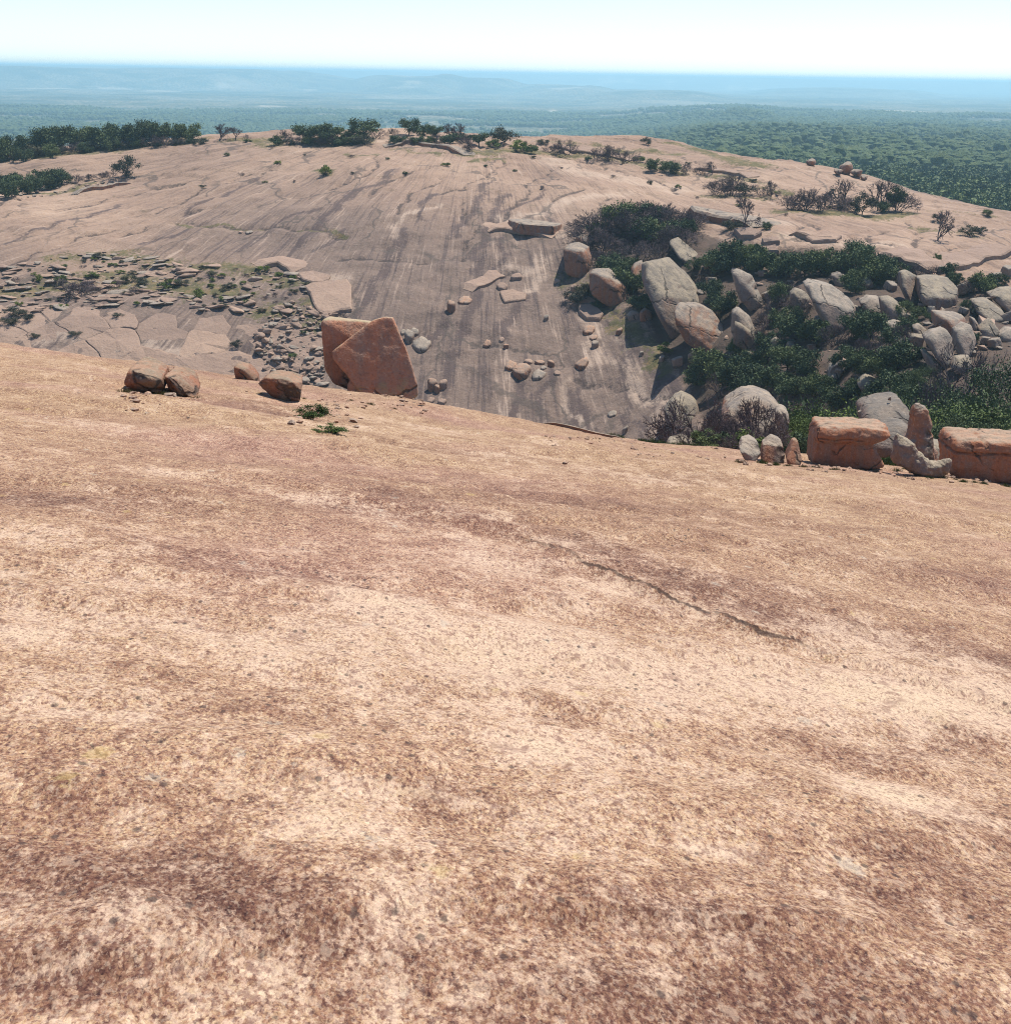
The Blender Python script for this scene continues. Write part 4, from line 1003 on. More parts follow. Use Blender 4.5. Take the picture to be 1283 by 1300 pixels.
NB([(326, 484, .2), (338, 474, .5), (350, 472, .7), (368, 476, .8), (384, 481, .6), (342, 477, .0), (365, 480, -.1), (383, 486, .1), (382, 497, .25), (380, 505, .2), (362, 506, .15), (345, 500, .25)], y_for(357, 505), M_ORANGE, 'wedge-shaped brown boulder pointing left, beside the largest leaning boulder', .9, group=G_L, p=30)

# the largest boulder: a split block, its front half leaning on the rear half
YB = y_for(475, 511)
g_ = near_ground(475, YB); dvb = float(proj(g_)[1])+1-513
big = empty('leaning_boulder', tuple(g_))
def shp(ol): return [(p[0], p[1]+dvb)+tuple(p[2:]) for p in ol]
rock('rear_block', hull_pts(shp([(409, 408, .7), (413, 404, 1.1), (440, 408, 1.5), (476, 411, 1.6), (480, 450, 1.1), (462, 503, .7), (448, 500, .6), (424, 491, .55), (412, 472, .55), (409, 440, .6)]), YB+.15, 1.3, drop=1), M_BIG, parent=big, sub=5, p=170, noise=.022, seed=11, facet=.5, chips=0, merge=5)
rock('front_block', hull_pts(shp([(420, 449, .1), (423, 458, .05), (440, 436, .3), (466, 413, .65), (474, 408, .7), (488, 404, .75), (498, 405, .8), (505, 420, .75), (516, 446, .5), (530, 490, .25), (531, 503, .2), (524, 513, .1), (512, 517, .05), (482, 513, -.08), (464, 509, -.08), (452, 490, -.06)]), YB-.25, 1.0, shrink=.9, drop=1), M_BIG, parent=big, sub=6, p=170, noise=.020, seed=12, facet=.6, chips=0, merge=5)
for k_, ol in enumerate([[(440, 492), (446, 480, .05), (458, 488, .1), (460, 506), (441, 508)], [(456, 487), (466, 485, .08), (473, 497, .05), (463, 509), (455, 508)], [(444, 470), (455, 472, .05), (464, 484, .05), (452, 486)], [(428, 458), (440, 462, .04), (446, 474, .05), (438, 470)]]):
    rock('broken_flake', hull_pts(shp(ol), YB-.24+.06*k_, .45, drop=1), M_BIG, parent=big, sub=3, p=120, noise=.03, seed=60+k_)
tag(big, 'largest boulder, a split red-brown block leaning at the edge of the near dome', 'boulder', G_L)
for (u, v, s_, lab) in [(532, 510, .2, 'fist-sized orange rock at the right foot of the largest leaning boulder'), (541, 516, .13, 'flat brown chip on the rock right of the largest leaning boulder')]:
    g = near_ground(u, y_for(u, v)); put_rock(rub_protos[2], g, s_, 'stone', lab, G_L)

# ---- right edge of the near dome
G_R = 'rocks along the right edge of the near dome'
NB([(938, 570), (942, 560, .3), (952, 556, .5), (962, 562, .5), (966, 578, .2), (957, 586), (944, 583)], y_for(952, 585), M_PALE, 'pale rounded rock, left one of the small pair by the bare thicket', .8, group=G_R, sub=5, chips=11, merge=24, noise=.03)
NB([(964, 580), (968, 563, .2), (980, 553, .5), (992, 558, .5), (997, 575, .2), (995, 588), (968, 586)], y_for(980, 588), M_RUST, 'pale rounded rock, right one of the small pair by the bare thicket', .8, group=G_R, sub=5, chips=11, merge=24, noise=.03)
NB([(998, 584), (1004, 566, .3), (1010, 556, .5), (1014, 566, .4), (1018, 584, .2), (1014, 591), (1000, 590)], y_for(1008, 590), M_ORANGE, 'narrow reddish rock between the small pair and the overhanging block', .7, group=G_R, sub=4)
# overhanging block: a flat brim above a waist, with a foot that flares to the right
YM = y_for(1078, 593)
gm = near_ground(1078, YM)
def brim_block(u0, u1, v0, v1, Y, dirs=1, depth=1.6, seed=1, foot=True, mat=M_BRIM, label='', sub=6):
    g = near_ground((u0+u1)/2, Y); _, vg = proj(g); dv = float(vg)+3-v1
    a = at(u0, v0+dv, Y); b = at(u1, v1+dv, Y)
    x0, x1 = a[0], b[0]; z1, z0 = a[2], b[2]; H = z1-z0; Wd = x1-x0
    V, F = ico(sub)
    q = 1.0/((np.abs(V)**14).sum(1)**(1/14.0)); P = V*q[:, None]                 # rounded box
    x = (P[:, 0]+1)/2; y = (P[:, 1]+1)/2; z = (P[:, 2]+1)/2
    if foot:
        prof = np.interp(z, [0, .10, .30, .50, .62, .74, .86, 1.0], [.97, .97, .89, .81, .80, .93, 1.0, .98])   # right side
        lp = np.interp(z, [0, .2, .6, .7, 1], [.02, .0, .02, .0, .03])
        fr = np.interp(z, [0, .3, .60, .70, .80, 1], [.10, .10, .11, .04, .0, .06])
    else:
        prof = np.interp(z, [0, .5, .7, .74, .78, 1.0], [1, 1, 1, .985, 1, 1]); lp = np.interp(z, [0, .1, .25, .5, .70, .74, .78, 1], [.16, .06, .03, .01, .0, .03, .0, .012])
        fr = np.interp(z, [0, .4, .7, .74, .78, 1], [.06, .02, .04, .07, .0, .05])
    xx = lp+(prof-lp)*x; yy = fr+(1-fr)*y
    zz = z*(1-.05*x*(z > .5))
    W = np.stack([x0+Wd*xx, Y-.2+depth*yy, z0+H*zz], -1)
    n_ = fbm(W[:, 0]*1.4, W[:, 1]*1.4, W[:, 2]*2.2, oct=5, seed=seed)
    n2_ = fbm(W[:, 0]*5, W[:, 1]*5, W[:, 2]*6, oct=4, seed=seed+3, gain=.6); n3_ = vnoise(W[:, 0]*.9+4, W[:, 2]*1.3, W[:, 1]*.9, seed=seed+7)
    W += P*(n_*.06+n2_*.045+n3_*.03)[:, None]
    cr = np.exp(-((zz-.70-.02*np.sin(xx*19))/.012)**2)*(xx < .62)*(P[:, 1] < 0)
    W[:, 1] += cr*.10
    if not foot:
        cr2 = np.exp(-((xx-.30-.02*np.sin(zz*23))/.008)**2)*(zz > .72); W[:, 1] += cr2*.12; W[:, 2] -= cr2*.08
    base = np.array([W[:, 0].mean(), Y, W[:, 2].min()])
    o = link(fast_mesh('boulder', W-base, tris=F, mat=mat), 'boulder', None, tuple(base))
    tag(o, label, 'boulder', G_R); return o
brim_block(1037, 1126, 538, 594, YM, label='squat orange boulder with a flat overhanging brim and flared right foot', seed=3)
brim_block(1211, 1335, 550, 608, y_for(1240, 609), foot=False, depth=2.0, seed=5, label='wide orange block with split flat top cut by the right edge')
# behind them
def BB(outline, Y, mat, label, th=2.0, sub=4, **kw):
    kw.setdefault('noise', .04); kw.setdefault('p', 110); kw.setdefault('facet', .6); seedc[0] += 1
    return rock('boulder', hull_pts(outline, Y, th), mat, label, G_R, sub=sub, seed=seedc[0], **kw)
BB([(1094, 534), (1106, 520, 1), (1130, 512, 2), (1150, 516, 2), (1161, 532, 1), (1158, 565, 0), (1100, 570, 0)], 58, M_SHADE, 'domed grey boulder behind the overhanging block and the pillar', 3)
BB([(1100, 566), (1112, 552, .6), (1140, 540, 1), (1158, 544, .8), (1160, 575), (1105, 582)], 54, M_SHADE, 'low sloping grey slab under the domed grey boulder', 2)
BB([(1170, 575), (1182, 565, .4), (1205, 566, .5), (1205, 590), (1172, 590)], 52.5, M_GREY, 'flat layered slab in the grass behind the curved rock', 1.5, sub=3)
for (u, vt, Y, wd, lab) in [(1137, 511, 59, 9, 'knobbly stones perched on top of the domed grey boulder'), (1098, 529, 58, 6, 'pale stone perched at the left end of the domed grey boulder')]:
    p = at(u, vt, Y); rr = wd*Y/FPX*.5
    V, F = rock_shape(np.random.default_rng(wd).normal(size=(12, 3))*np.array([1, .8, .6]), sub=3, noise=.12, seed=wd)
    V = V/np.abs(V).max()*rr; o = link(fast_mesh('stone', V, tris=F, mat=M_PALE), 'stone', None, (p[0], p[1]+1.0, p[2]-rr*.3)); tag(o, lab, 'rock', G_R)
BB([(912, 542, 0), (925, 520, 1), (948, 502, 2), (965, 500, 2.5), (985, 509, 2), (1001, 530, 1), (1000, 560, 0), (960, 575, -.4), (918, 570, -.4)], 70, M_RUST, 'large peaked tan boulder standing behind the bare thicket', 3.5, sub=5, facet=.6)
BB([(985, 524, 0), (992, 517, .5), (1001, 522, .5), (1003, 545, 0), (986, 545, 0)], 69, M_PALE, 'pale knob on the right shoulder of the large peaked tan boulder', 1.5, sub=3)
BB([(842, 572), (850, 562, .4), (868, 557, .6), (885, 563, .5), (888, 580), (845, 582)], 62, M_GREY, 'low grey rock with grass at the crest left of the bare thicket', 1.4, sub=4)
BB([(905, 545), (912, 535, .4), (925, 538, .5), (926, 560), (905, 560)], 71, M_GREY, 'shaded grey rock left of the large peaked tan boulder', 1.5, sub=3)

# curved horn-like rock: a swept, uneven body
def sweep_rock(pathp, Y, dv, mat, label, seed=8, tiltY=0.0, amp=.35, sq=1.15):
    n = len(pathp); ts = np.linspace(0, n-1, 70)
    A = np.array(pathp, float); pu = np.interp(ts, range(n), A[:, 0]); pv = np.interp(ts, range(n), A[:, 1])+dv; pr = np.interp(ts, range(n), A[:, 2])
    k_ = np.ones(7)/7
    for q in (pu, pv): q[3:-3] = np.convolve(q, k_, 'valid')
    Pc = np.array([at(u, v, Y+.25-tiltY*(u-pathp[0][0])) for u, v in zip(pu, pv)]); rr = pr*Y/FPX
    m = 32; T = np.gradient(Pc, axis=0); T /= np.linalg.norm(T, axis=1)[:, None]
    b1 = np.array([0, 1., 0])-T*T[:, 1:2]; b1 /= np.linalg.norm(b1, axis=1)[:, None]; b2 = np.cross(T, b1)
    a = 2*math.pi*np.arange(m)/m
    ca = np.sign(np.cos(a))*np.abs(np.cos(a))**.8; sa = np.sign(np.sin(a))*np.abs(np.sin(a))**.8
    d = b1[:, None]*ca[None, :, None]*sq+b2[:, None]*sa[None, :, None]
    V = Pc[:, None]+d*rr[:, None, None]
    nn = fbm(V[..., 0]*2.6, V[..., 1]*2.6, V[..., 2]*2.6, oct=5, seed=seed, gain=.55)
    V = V+d*(nn*rr[:, None]*amp)[..., None]
    q = np.array([(i*m+j, i*m+(j+1) % m, (i+1)*m+(j+1) % m, (i+1)*m+j) for i in range(69) for j in range(m)])
    base = Pc[50].copy(); me = fast_mesh('boulder', V.reshape(-1, 3)-base, quads=q, mat=mat)
    b = bmesh.new(); b.from_mesh(me); bmesh.ops.holes_fill(b, edges=[e for e in b.edges if e.is_boundary]); bmesh.ops.recalc_face_normals(b, faces=b.faces); b.to_mesh(me); b.free()
    o = link(me, 'boulder', None, tuple(base)); tag(o, label, 'boulder', G_R)
Yh = y_for(1172, 605); dvh = float(proj(near_ground(1172, Yh))[1])+1-606
sweep_rock([(1138, 551, 2), (1141, 558, 8), (1145, 568, 13), (1151, 580, 15), (1162, 589, 14), (1175, 595, 12), (1188, 596, 11), (1198, 592, 9), (1203, 587, 6), (1206, 583, 2)], Yh, dvh, M_GREY, 'curved horn-shaped grey rock lying between the two orange blocks', tiltY=.004, amp=.62, seed=21)
sweep_rock([(1164, 512, 3), (1164, 516, 8), (1166, 522, 12), (1168, 532, 13), (1168, 542, 13.5), (1168, 552, 16), (1166, 562, 20), (1164, 574, 24), (1163, 590, 27)], 51, 0, M_RUST, 'upright pinkish pillar with flared foot beside the domed grey boulder', seed=14, amp=.3)
# low step of broken rock along the crest
nray = lambda u, v: near_ground(u, y_for(u, v))
ledge([(690, 556), (715, 559), (740, 561), (770, 566), (795, 570)], .13, 1.5, M_RUST, near_o, hfun=near_h, ray=lambda u, v: near_ground(u, 53.0), step=.3)
# ================================================================== VEGETATION
ORD = ['first', 'second', 'third', 'fourth', 'fifth', 'sixth', 'seventh', 'eighth', 'ninth', 'tenth', 'eleventh', 'twelfth', 'thirteenth', 'fourteenth', 'fifteenth', 'sixteenth', 'seventeenth', 'eighteenth', 'nineteenth', 'twentieth']
LANDMARK = [(730, 330, 'the barrel-shaped boulder'), (772, 367, 'the orange split boulder'), (852, 375, 'the huge slab-topped boulder'), (890, 420, 'the orange-flanked boulder'), (948, 370, 'the cracked pale tower'), (945, 412, 'the pale peaked boulder'),
            (1055, 385, 'the drip-streaked boulder'), (1155, 366, 'the tall wedge boulder'), (1192, 370, 'the scooped-top boulder'), (1207, 412, 'the square orange-edged block'), (1257, 416, 'the pyramid-shaped boulder'), (1060, 470, 'the small pinkish crag'), (865, 523, 'the smooth grey boulder'), (955, 525, 'the large peaked tan boulder'), (1135, 535, 'the domed grey boulder')]
used_lab = {}
def near_label(what, u, v):
    a, b, nm = min(LANDMARK, key=lambda t: math.hypot(t[0]-u, (t[1]-v)*1.2))
    rel = ('right of' if u > a else 'left of') if abs(u-a) > abs(v-b) else ('above' if v < b else 'below')
    k_ = (what, rel, nm); used_lab[k_] = used_lab.get(k_, 0)+1
    o_ = ['nearest', 'next', 'third', 'fourth', 'fifth', 'sixth', 'seventh', 'eighth', 'ninth', 'tenth', 'eleventh', 'twelfth'][min(used_lab[k_]-1, 11)]
    return f'{what} {rel} {nm}, {o_} one'
def leaf_mat(name, c1, c2, c3, trans=.12):
    k = NT(name); P = k.coord()
    oi = k.n('ShaderNodeObjectInfo').outputs['Random']
    n = k.noise(P, 1.3, 3, .6); n2 = k.noise(P, 9, 2, .6)
    b = k.ramp(n, [(.32, c1), (.5, c2), (.68, c3)])
    b = k.mix(.9, b, k.ramp(oi, [(0, (.6, .66, .72)), (.5, (1, 1, 1)), (1, (1.45, 1.3, 1.0))]), 'MULTIPLY')
    b = k.mix(k.math('MULTIPLY', k.mr(n2, .4, .7), .5), b, k.mix(1, b, (.55, .55, .6), 'MULTIPLY'))
    k.b.inputs['Transmission Weight'].default_value = 0
    k.b.inputs['Subsurface Weight'].default_value = 0
    return k.out(b, None, .75, (.98, .98, .98))
M_OAK = leaf_mat('leaf_live_oak', (.045, .070, .032), (.078, .112, .047), (.13, .165, .068))
M_GRN = leaf_mat('leaf_fresh_green', (.065, .10, .022), (.12, .165, .035), (.20, .23, .05))
M_OLV = leaf_mat('leaf_dull_olive', (.050, .055, .038), (.075, .078, .050), (.10, .10, .065))
M_WOOD2 = leaf_mat('leaf_woodland', (.055, .085, .036), (.095, .135, .055), (.14, .18, .075))
def bark(name, a, b):
    k = NT(name); P = k.coord(); n = k.noise(k.mapping(P, (6, 6, 1.5)), 2.0, 4, .6)
    return k.out(k.ramp(n, [(.3, a), (.7, b)]), None, .95)
M_BARK = bark('bark_dark', (.035, .028, .024), (.085, .07, .06))
M_TWIG = bark('twigs_grey_mauve', (.085, .062, .066), (.17, .13, .135))

def tube(vs, fs, a, b, ra, rb, m=5):
    a = np.asarray(a, float); b = np.asarray(b, float); t = b-a; L = np.linalg.norm(t)
    if L < 1e-5: return
    t /= L; h = np.array([0, 0, 1.]) if abs(t[2]) < .9 else np.array([1., 0, 0])
    x = np.cross(t, h); x /= np.linalg.norm(x); y = np.cross(t, x); o = len(vs)
    for p, r in ((a, ra), (b, rb)):
        for j in range(m):
            an = 2*math.pi*j/m; vs.append(tuple(p+(x*math.cos(an)+y*math.sin(an))*r))
    for j in range(m):
        k_ = (j+1) % m; fs.append((o+j, o+k_, o+m+k_, o+m+j))

def crown_proto(seed, wide=1.0, clumps=16, leaves=2600, leaf=.055, open_=.0, low=.12):
    """unit-height crown (0..1) of small leaf faces in clumps, and the limbs that carry it"""
    r_ = np.random.default_rng(seed)
    cs = []
    while len(cs) < clumps:
        p = r_.uniform(-1, 1, 3)
        q = np.linalg.norm(p)
        if q > 1 or q < .35: continue
        z = low+.08+(.90-low-.10)*(p[2]*.5+.5)
        cs.append((p[0]*.46*wide, p[1]*.46*wide, z))
    cs = np.array(cs); rad = r_.uniform(.11, .22, clumps)*(.7+.35*wide)*(1 if clumps < 30 else .72)
    per = r_.multinomial(leaves, rad**2/np.sum(rad**2))
    P = []
    for c, r0, n in zip(cs, rad, per):
        d = r_.normal(size=(n, 3)); d /= np.linalg.norm(d, axis=1)[:, None]
        rr = r0*(r_.uniform(0, 1, n)**.45)*(1+.25*r_.normal(size=n)); p = c+d*rr[:, None]*np.array([1.15, 1.15, .8]); P.append(p)
    P = np.concatenate(P); P = P[P[:, 2] > low*.3]; n = len(P)
    nrm = r_.normal(size=(n, 3))+np.array([0, 0, .5]); nrm /= np.linalg.norm(nrm, axis=1)[:, None]
    h = r_.normal(size=(n, 3)); a = np.cross(nrm, h); a /= np.linalg.norm(a, axis=1)[:, None]; b = np.cross(nrm, a)
    s_ = leaf*r_.uniform(.6, 1.3, n)[:, None]
    V = np.stack([P-a*s_, P-b*s_*.55, P+a*s_, P+b*s_*.55], 1).reshape(-1, 3)
    Q = np.arange(n*4).reshape(-1, 4)
    vs = []; fs = []
    fork = np.array([r_.uniform(-.04, .04), r_.uniform(-.04, .04), low+.1]); tube(vs, fs, (0, 0, -.06), fork, .034, .024, 7)
    for c in cs[:max(6, clumps//2)]:
        mid = fork*.5+c*.5+r_.normal(size=3)*.03; tube(vs, fs, fork, mid, .018, .012); tube(vs, fs, mid, c, .012, .004)
    return (V, Q), (vs, fs)

def bare_proto(seed, levels=5, spread=.5, wide=1.0, stems=5, thick=.016):
    r_ = np.random.default_rng(seed); sv, sf, tv, tf = [], [], [], []
    def grow(p, d, L, r, lev):
        q = p+d*L
        if q[2] < .02: q[2] = .02
        (tube(sv, sf, p, q, r, r*.7, 5) if lev < 2 else tube(tv, tf, p, q, r, r*.55, 3))
        if lev >= levels: return
        for _ in range(3 if lev < 3 else 2+int(r_.random() < .5)):
            nd = d+r_.normal(size=3)*spread+np.array([0, 0, .10]); nd /= np.linalg.norm(nd)
            grow(q, nd, L*r_.uniform(.62, .86), r*.76, lev+1)
    for _ in range(stems):
        d = np.array([r_.normal()*.55*wide, r_.normal()*.55*wide, 1.0]); d /= np.linalg.norm(d)
        grow(np.array([r_.normal()*.05*wide, r_.normal()*.05*wide, -.03]), d, .26*r_.uniform(.8, 1.15), thick, 0)
    z = max(max(v[2] for v in tv), .01)
    f = 1.0/z
    return [tuple(np.array(v)*f) for v in sv], sf, [tuple(np.array(v)*f) for v in tv], tf

def m_py(name, vs, fs, mat):
    me = bpy.data.meshes.new(name); me.from_pydata(vs, [], fs); me.materials.append(mat); return me
PROTO = {}
def add_leafy(kind, n, mat, **kw):
    PROTO[kind] = []
    for i in range(n):
        (V, Q), (vs, fs) = crown_proto(hash((kind, 0)) % 1 + 1000*len(PROTO)+i, **kw)
        PROTO[kind].append((fast_mesh('crown', V, quads=Q, mat=mat, smooth=False), m_py('trunk', vs, fs, M_BARK), 'crown', 'trunk'))
def add_bare(kind, n, **kw):
    PROTO[kind] = []
    for i in range(n):
        sv, sf, tv, tf = bare_proto(2000*len(PROTO)+i, **kw)
        PROTO[kind].append((m_py('twigs', tv, tf, M_TWIG), m_py('stem', sv, sf, M_TWIG), 'twigs', 'stem'))
add_leafy('oak', 6, M_OAK, wide=1.25, clumps=20, leaves=4200, leaf=.036, low=.03)
add_leafy('oaktree', 4, M_OAK, wide=1.05, clumps=15, leaves=3000, leaf=.036, low=.25)
add_leafy('bigoak', 3, M_OAK, wide=1.5, clumps=50, leaves=24000, leaf=.013, low=.06)
add_leafy('shrub', 4, M_GRN, wide=1.6, clumps=12, leaves=1500, leaf=.06, low=.02)
add_leafy('green', 4, M_GRN, wide=1.05, clumps=40, leaves=20000, leaf=.011, low=.05)
add_leafy('olive', 4, M_OLV, wide=1.4, clumps=14, leaves=2200, leaf=.040, low=.06)
add_leafy('wood', 6, M_WOOD2, wide=1.35, clumps=14, leaves=1100, leaf=.062, low=.06)
M_CUSH = leaf_mat('leaf_cushion', (.03, .06, .010), (.055, .095, .015), (.10, .14, .03))
add_leafy('moss', 2, M_CUSH, wide=1.6, clumps=18, leaves=2600, leaf=.045, low=.02)
add_bare('bare', 5, levels=5, spread=.5, wide=1.5, stems=7, thick=.016)
add_bare('baretree', 4, levels=6, spread=.42, wide=.6, stems=2, thick=.024)

cnt = [0]
NAMES = {'moss': 'cushion_plant', 'oak': 'oak_tree', 'oaktree': 'oak_tree', 'bigoak': 'oak_tree', 'shrub': 'green_shrub', 'green': 'green_tree', 'olive': 'olive_shrub', 'wood': 'woodland_tree', 'bare': 'bare_shrub', 'baretree': 'bare_tree'}
CATS = {'moss': 'plant', 'oak': 'tree', 'oaktree': 'tree', 'bigoak': 'tree', 'shrub': 'shrub', 'green': 'tree', 'olive': 'shrub', 'wood': 'tree', 'bare': 'shrub', 'baretree': 'tree'}
def plant(kind, g, H, label, group, wide=1.0):
    cnt[0] += 1
    cm, tm, cn, tn = PROTO[kind][cnt[0] % len(PROTO[kind])]
    root = empty(NAMES[kind], (g[0], g[1], g[2]-.04*H))
    s_ = random.uniform(.9, 1.12)*wide
    root.scale = (H*s_, H*s_, H); root.rotation_euler = (0, 0, random.uniform(0, 6.28))
    for me, nm in ((cm, cn), (tm, tn)):
        o = bpy.data.objects.new(nm, me); C.objects.link(o); o.parent = root
    tag(root, label, CATS[kind], group)
    return root
def FT(kind, u, v, hpx, label, group, wide=1.0):
    g = far_ray(u, v); return plant(kind, g, hpx*g[1]/FPX, label, group, wide)
def YT(kind, u, vtop, Y, label, group, wide=1.0, hmin=1.0):
    X = at(u, vtop, Y)[0]; z = ground_h(X, Y); H = max(at(u, vtop, Y)[2]-z, hmin)
    return plant(kind, np.array([X, Y, z]), H, label, group, wide)

# ---- band of oaks on the left skyline
G1 = 'oaks along the left skyline'
for i, (u, v, h) in enumerate([(6, 204, 34), (22, 200, 32), (40, 196, 33), (58, 193, 34), (76, 190, 34), (94, 188, 32), (112, 187, 30), (132, 186, 31), (150, 185, 33), (168, 184, 30), (184, 183, 34), (202, 182, 30), (222, 181, 28), (240, 180, 26), (30, 205, 22), (64, 200, 20), (110, 194, 16), (142, 190, 18)]):
    FT('oak', u, v, h, f'dark oak, {ORD[i]} from the left in the band along the left skyline' if i < 14 else f'low dark oak, {ORD[i-14]} from the left in front of the skyline band', G1, 1.0)
FT('baretree', 276, 178, 22, 'leafless grey tree, larger of two at the right end of the left skyline oaks', 'bare trees on the left skyline', 1.3)
FT('baretree', 299, 177, 16, 'leafless grey tree, smaller of two at the right end of the left skyline oaks', 'bare trees on the left skyline', 1.3)
G2 = 'shrubs in the upper left swale'
for (u, v, h) in [(6, 252, 26), (20, 248, 30), (36, 246, 26), (50, 242, 30), (64, 238, 28), (78, 234, 22), (12, 238, 22)]: FT('oak', u, v, h, 'dark oak in the clump at the left edge below the skyline band', G2)
for (u, v, h) in [(98, 231, 11), (112, 229, 9), (128, 227, 10), (142, 225, 9)]: FT('bare', u, v, h, 'low grey shrub between the left edge oaks and the lone round oak', G2, 1.4)
FT('olive', 160, 224, 28, 'lone round grey-green oak on the open rock at upper left', G2, .95)
FT('shrub', 412, 222, 14, 'single green shrub on the open rock of the upper dome', None, .9)
for u in list(range(2, 262, 11))+list(range(356, 470, 13))+list(range(505, 600, 13)):
    FT(random.choice(['olive', 'bare', 'oak']), u+random.uniform(-4, 4), float(np.interp(u, [0, 60, 150, 250, 360, 460, 600], [206, 196, 188, 183, 184, 184, 182])), random.uniform(8, 16), 'low scrub filling in under the skyline trees of the dome', 'low scrub under the skyline trees', 1.4)
# ---- centre skyline
G3 = 'trees on the centre skyline'
for k_, u, v, h, lab in [('baretree', 364, 182, 18, 'leafless tree at the left end of the centre skyline clump'), ('oaktree', 388, 180, 24, 'dark oak, leftmost of the centre skyline clump'), ('oak', 406, 180, 24, 'dark oak, second of the centre skyline clump'), ('oak', 424, 180, 26, 'dark oak, rightmost of the centre skyline clump'),
   ('oaktree', 462, 180, 30, 'dark oak with a clear trunk standing right of the centre skyline clump'), ('bare', 449, 182, 13, 'low grey shrub left of the clear-trunked oak'), ('bare', 478, 176, 14, 'grey leafless shrub right of the clear-trunked oak'), ('bare', 500, 172, 10, 'small grey shrub on the skyline left of the flat oak row'),
   ('oaktree', 519, 172, 22, 'dark oak, tallest at the left of the flat skyline row'), ('oak', 536, 172, 17, 'dark oak, second of the flat skyline row'), ('oak', 552, 173, 16, 'dark oak, third of the flat skyline row'), ('baretree', 572, 176, 20, 'leafless brown tree, left of two ending the flat skyline row'), ('baretree', 588, 178, 22, 'leafless brown tree, right of two ending the flat skyline row'),
   ('oaktree', 608, 186, 20, 'narrow dark tree right of the flat skyline row'), ('bare', 597, 194, 17, 'mauve leafless shrub below the narrow dark tree'), ('olive', 640, 184, 24, 'grey-green tree standing above the green hollow'), ('shrub', 625, 188, 12, 'green shrub left in the green hollow'), ('shrub', 655, 190, 13, 'green shrub right in the green hollow'), ('shrub', 675, 194, 12, 'fresh green shrub right of the green hollow'),
   ('bare', 665, 190, 12, 'grey shrub behind the fresh green shrub'), ('bare', 700, 194, 12, 'low mauve shrub, left of two on the centre right ridge'), ('bare', 720, 196, 20, 'tall mauve shrub, right of two on the centre right ridge'), ('olive', 690, 184, 9, 'tiny olive shrub on the skyline at centre right'),
   ('bare', 757, 202, 17, 'mauve shrub, left of the long leafless hedge'), ('bare', 774, 205, 22, 'mauve shrub, middle of the long leafless hedge'), ('bare', 790, 207, 22, 'mauve shrub, right of the long leafless hedge'), ('shrub', 812, 206, 9, 'small green shrub right of the long leafless hedge'), ('oak', 833, 218, 19, 'dark shrub oak, left of the pair right of the hedge'), ('oak', 850, 220, 18, 'dark shrub oak, right of the pair right of the hedge'),
   ('bare', 870, 221, 14, 'mauve shrub right of the shrub oak pair'), ('bare', 886, 222, 12, 'low mauve shrub farther right of the shrub oak pair'), ('baretree', 904, 220, 16, 'small leafless tree on the right ridge'), ('olive', 820, 184, 10, 'tiny olive shrub on the right part of the skyline')]:
    FT(k_, u, v, h, lab, G3, 1.15)
# ---- right ridge
G4 = 'shrubs on the right ridge'
for k_, u, v, h, lab, wd in [('bare', 908, 248, 22, 'mauve shrub, left of the round clump on the right ridge', 1.2), ('bare', 925, 248, 30, 'mauve shrub, tallest of the round clump on the right ridge', 1.2), ('olive', 945, 248, 18, 'grey-green shrub at the right of the round clump', 1.2), ('bare', 965, 248, 14, 'low brown shrub in the grass right of the round clump', 1.2), ('baretree', 978, 250, 22, 'thin leafless sapling right of the round clump', .8),
   ('bare', 1004, 267, 24, 'mauve shrub at the left end of the wide leafless thicket', 1.3), ('bare', 1022, 267, 28, 'mauve shrub, second in the wide leafless thicket', 1.3), ('bare', 1040, 266, 30, 'mauve shrub, third in the wide leafless thicket', 1.3), ('bare', 1054, 265, 22, 'mauve shrub at the right end of the wide leafless thicket', 1.2), ('baretree', 1067, 264, 38, 'tall bare tree right of the wide leafless thicket', .9), ('shrub', 1068, 265, 9, 'small green bush at the foot of the tall bare tree', 1),
   ('olive', 1094, 272, 28, 'grey-green round shrub right of the tall bare tree', 1.0), ('baretree', 1113, 268, 42, 'brown half-bare tree behind the grey-green round shrub', 1.0), ('oak', 1118, 270, 17, 'green shrub under the brown half-bare tree', 1.1), ('oaktree', 1136, 268, 34, 'dark brown tree, rightmost on the right ridge', .75), ('bare', 1136, 268, 30, 'brown twiggy shrub around the rightmost dark tree', 1.0),
   ('baretree', 945, 290, 44, 'dark twisted half-dead tree below the round clump', .7), ('olive', 928, 293, 16, 'grey-green shrub left of the twisted half-dead tree', 1.1), ('oak', 972, 292, 12, 'small dark shrub right of the twisted half-dead tree', .9), ('shrub', 880, 270, 6, 'tiny green bush on the rim, left one', 1), ('shrub', 897, 271, 7, 'tiny green bush on the rim, right one', 1),
   ('baretree', 1190, 306, 40, 'sparse dark tree alone on the far right rock', .9), ('olive', 1190, 281, 10, 'small shrub behind the sparse dark tree', 1.3), ('olive', 1230, 299, 14, 'low grey-green shrub right of the sparse dark tree', 1.4), ('olive', 1244, 297, 10, 'smaller grey-green shrub beside the low one at far right', 1.3), ('oak', 1252, 274, 9, 'small dark shrub at the right end of the ridge', 1.3), ('shrub', 1190, 330, 9, 'small green plant below the sparse dark tree', 1)]:
    FT(k_, u, v, h, lab, G4, wd)
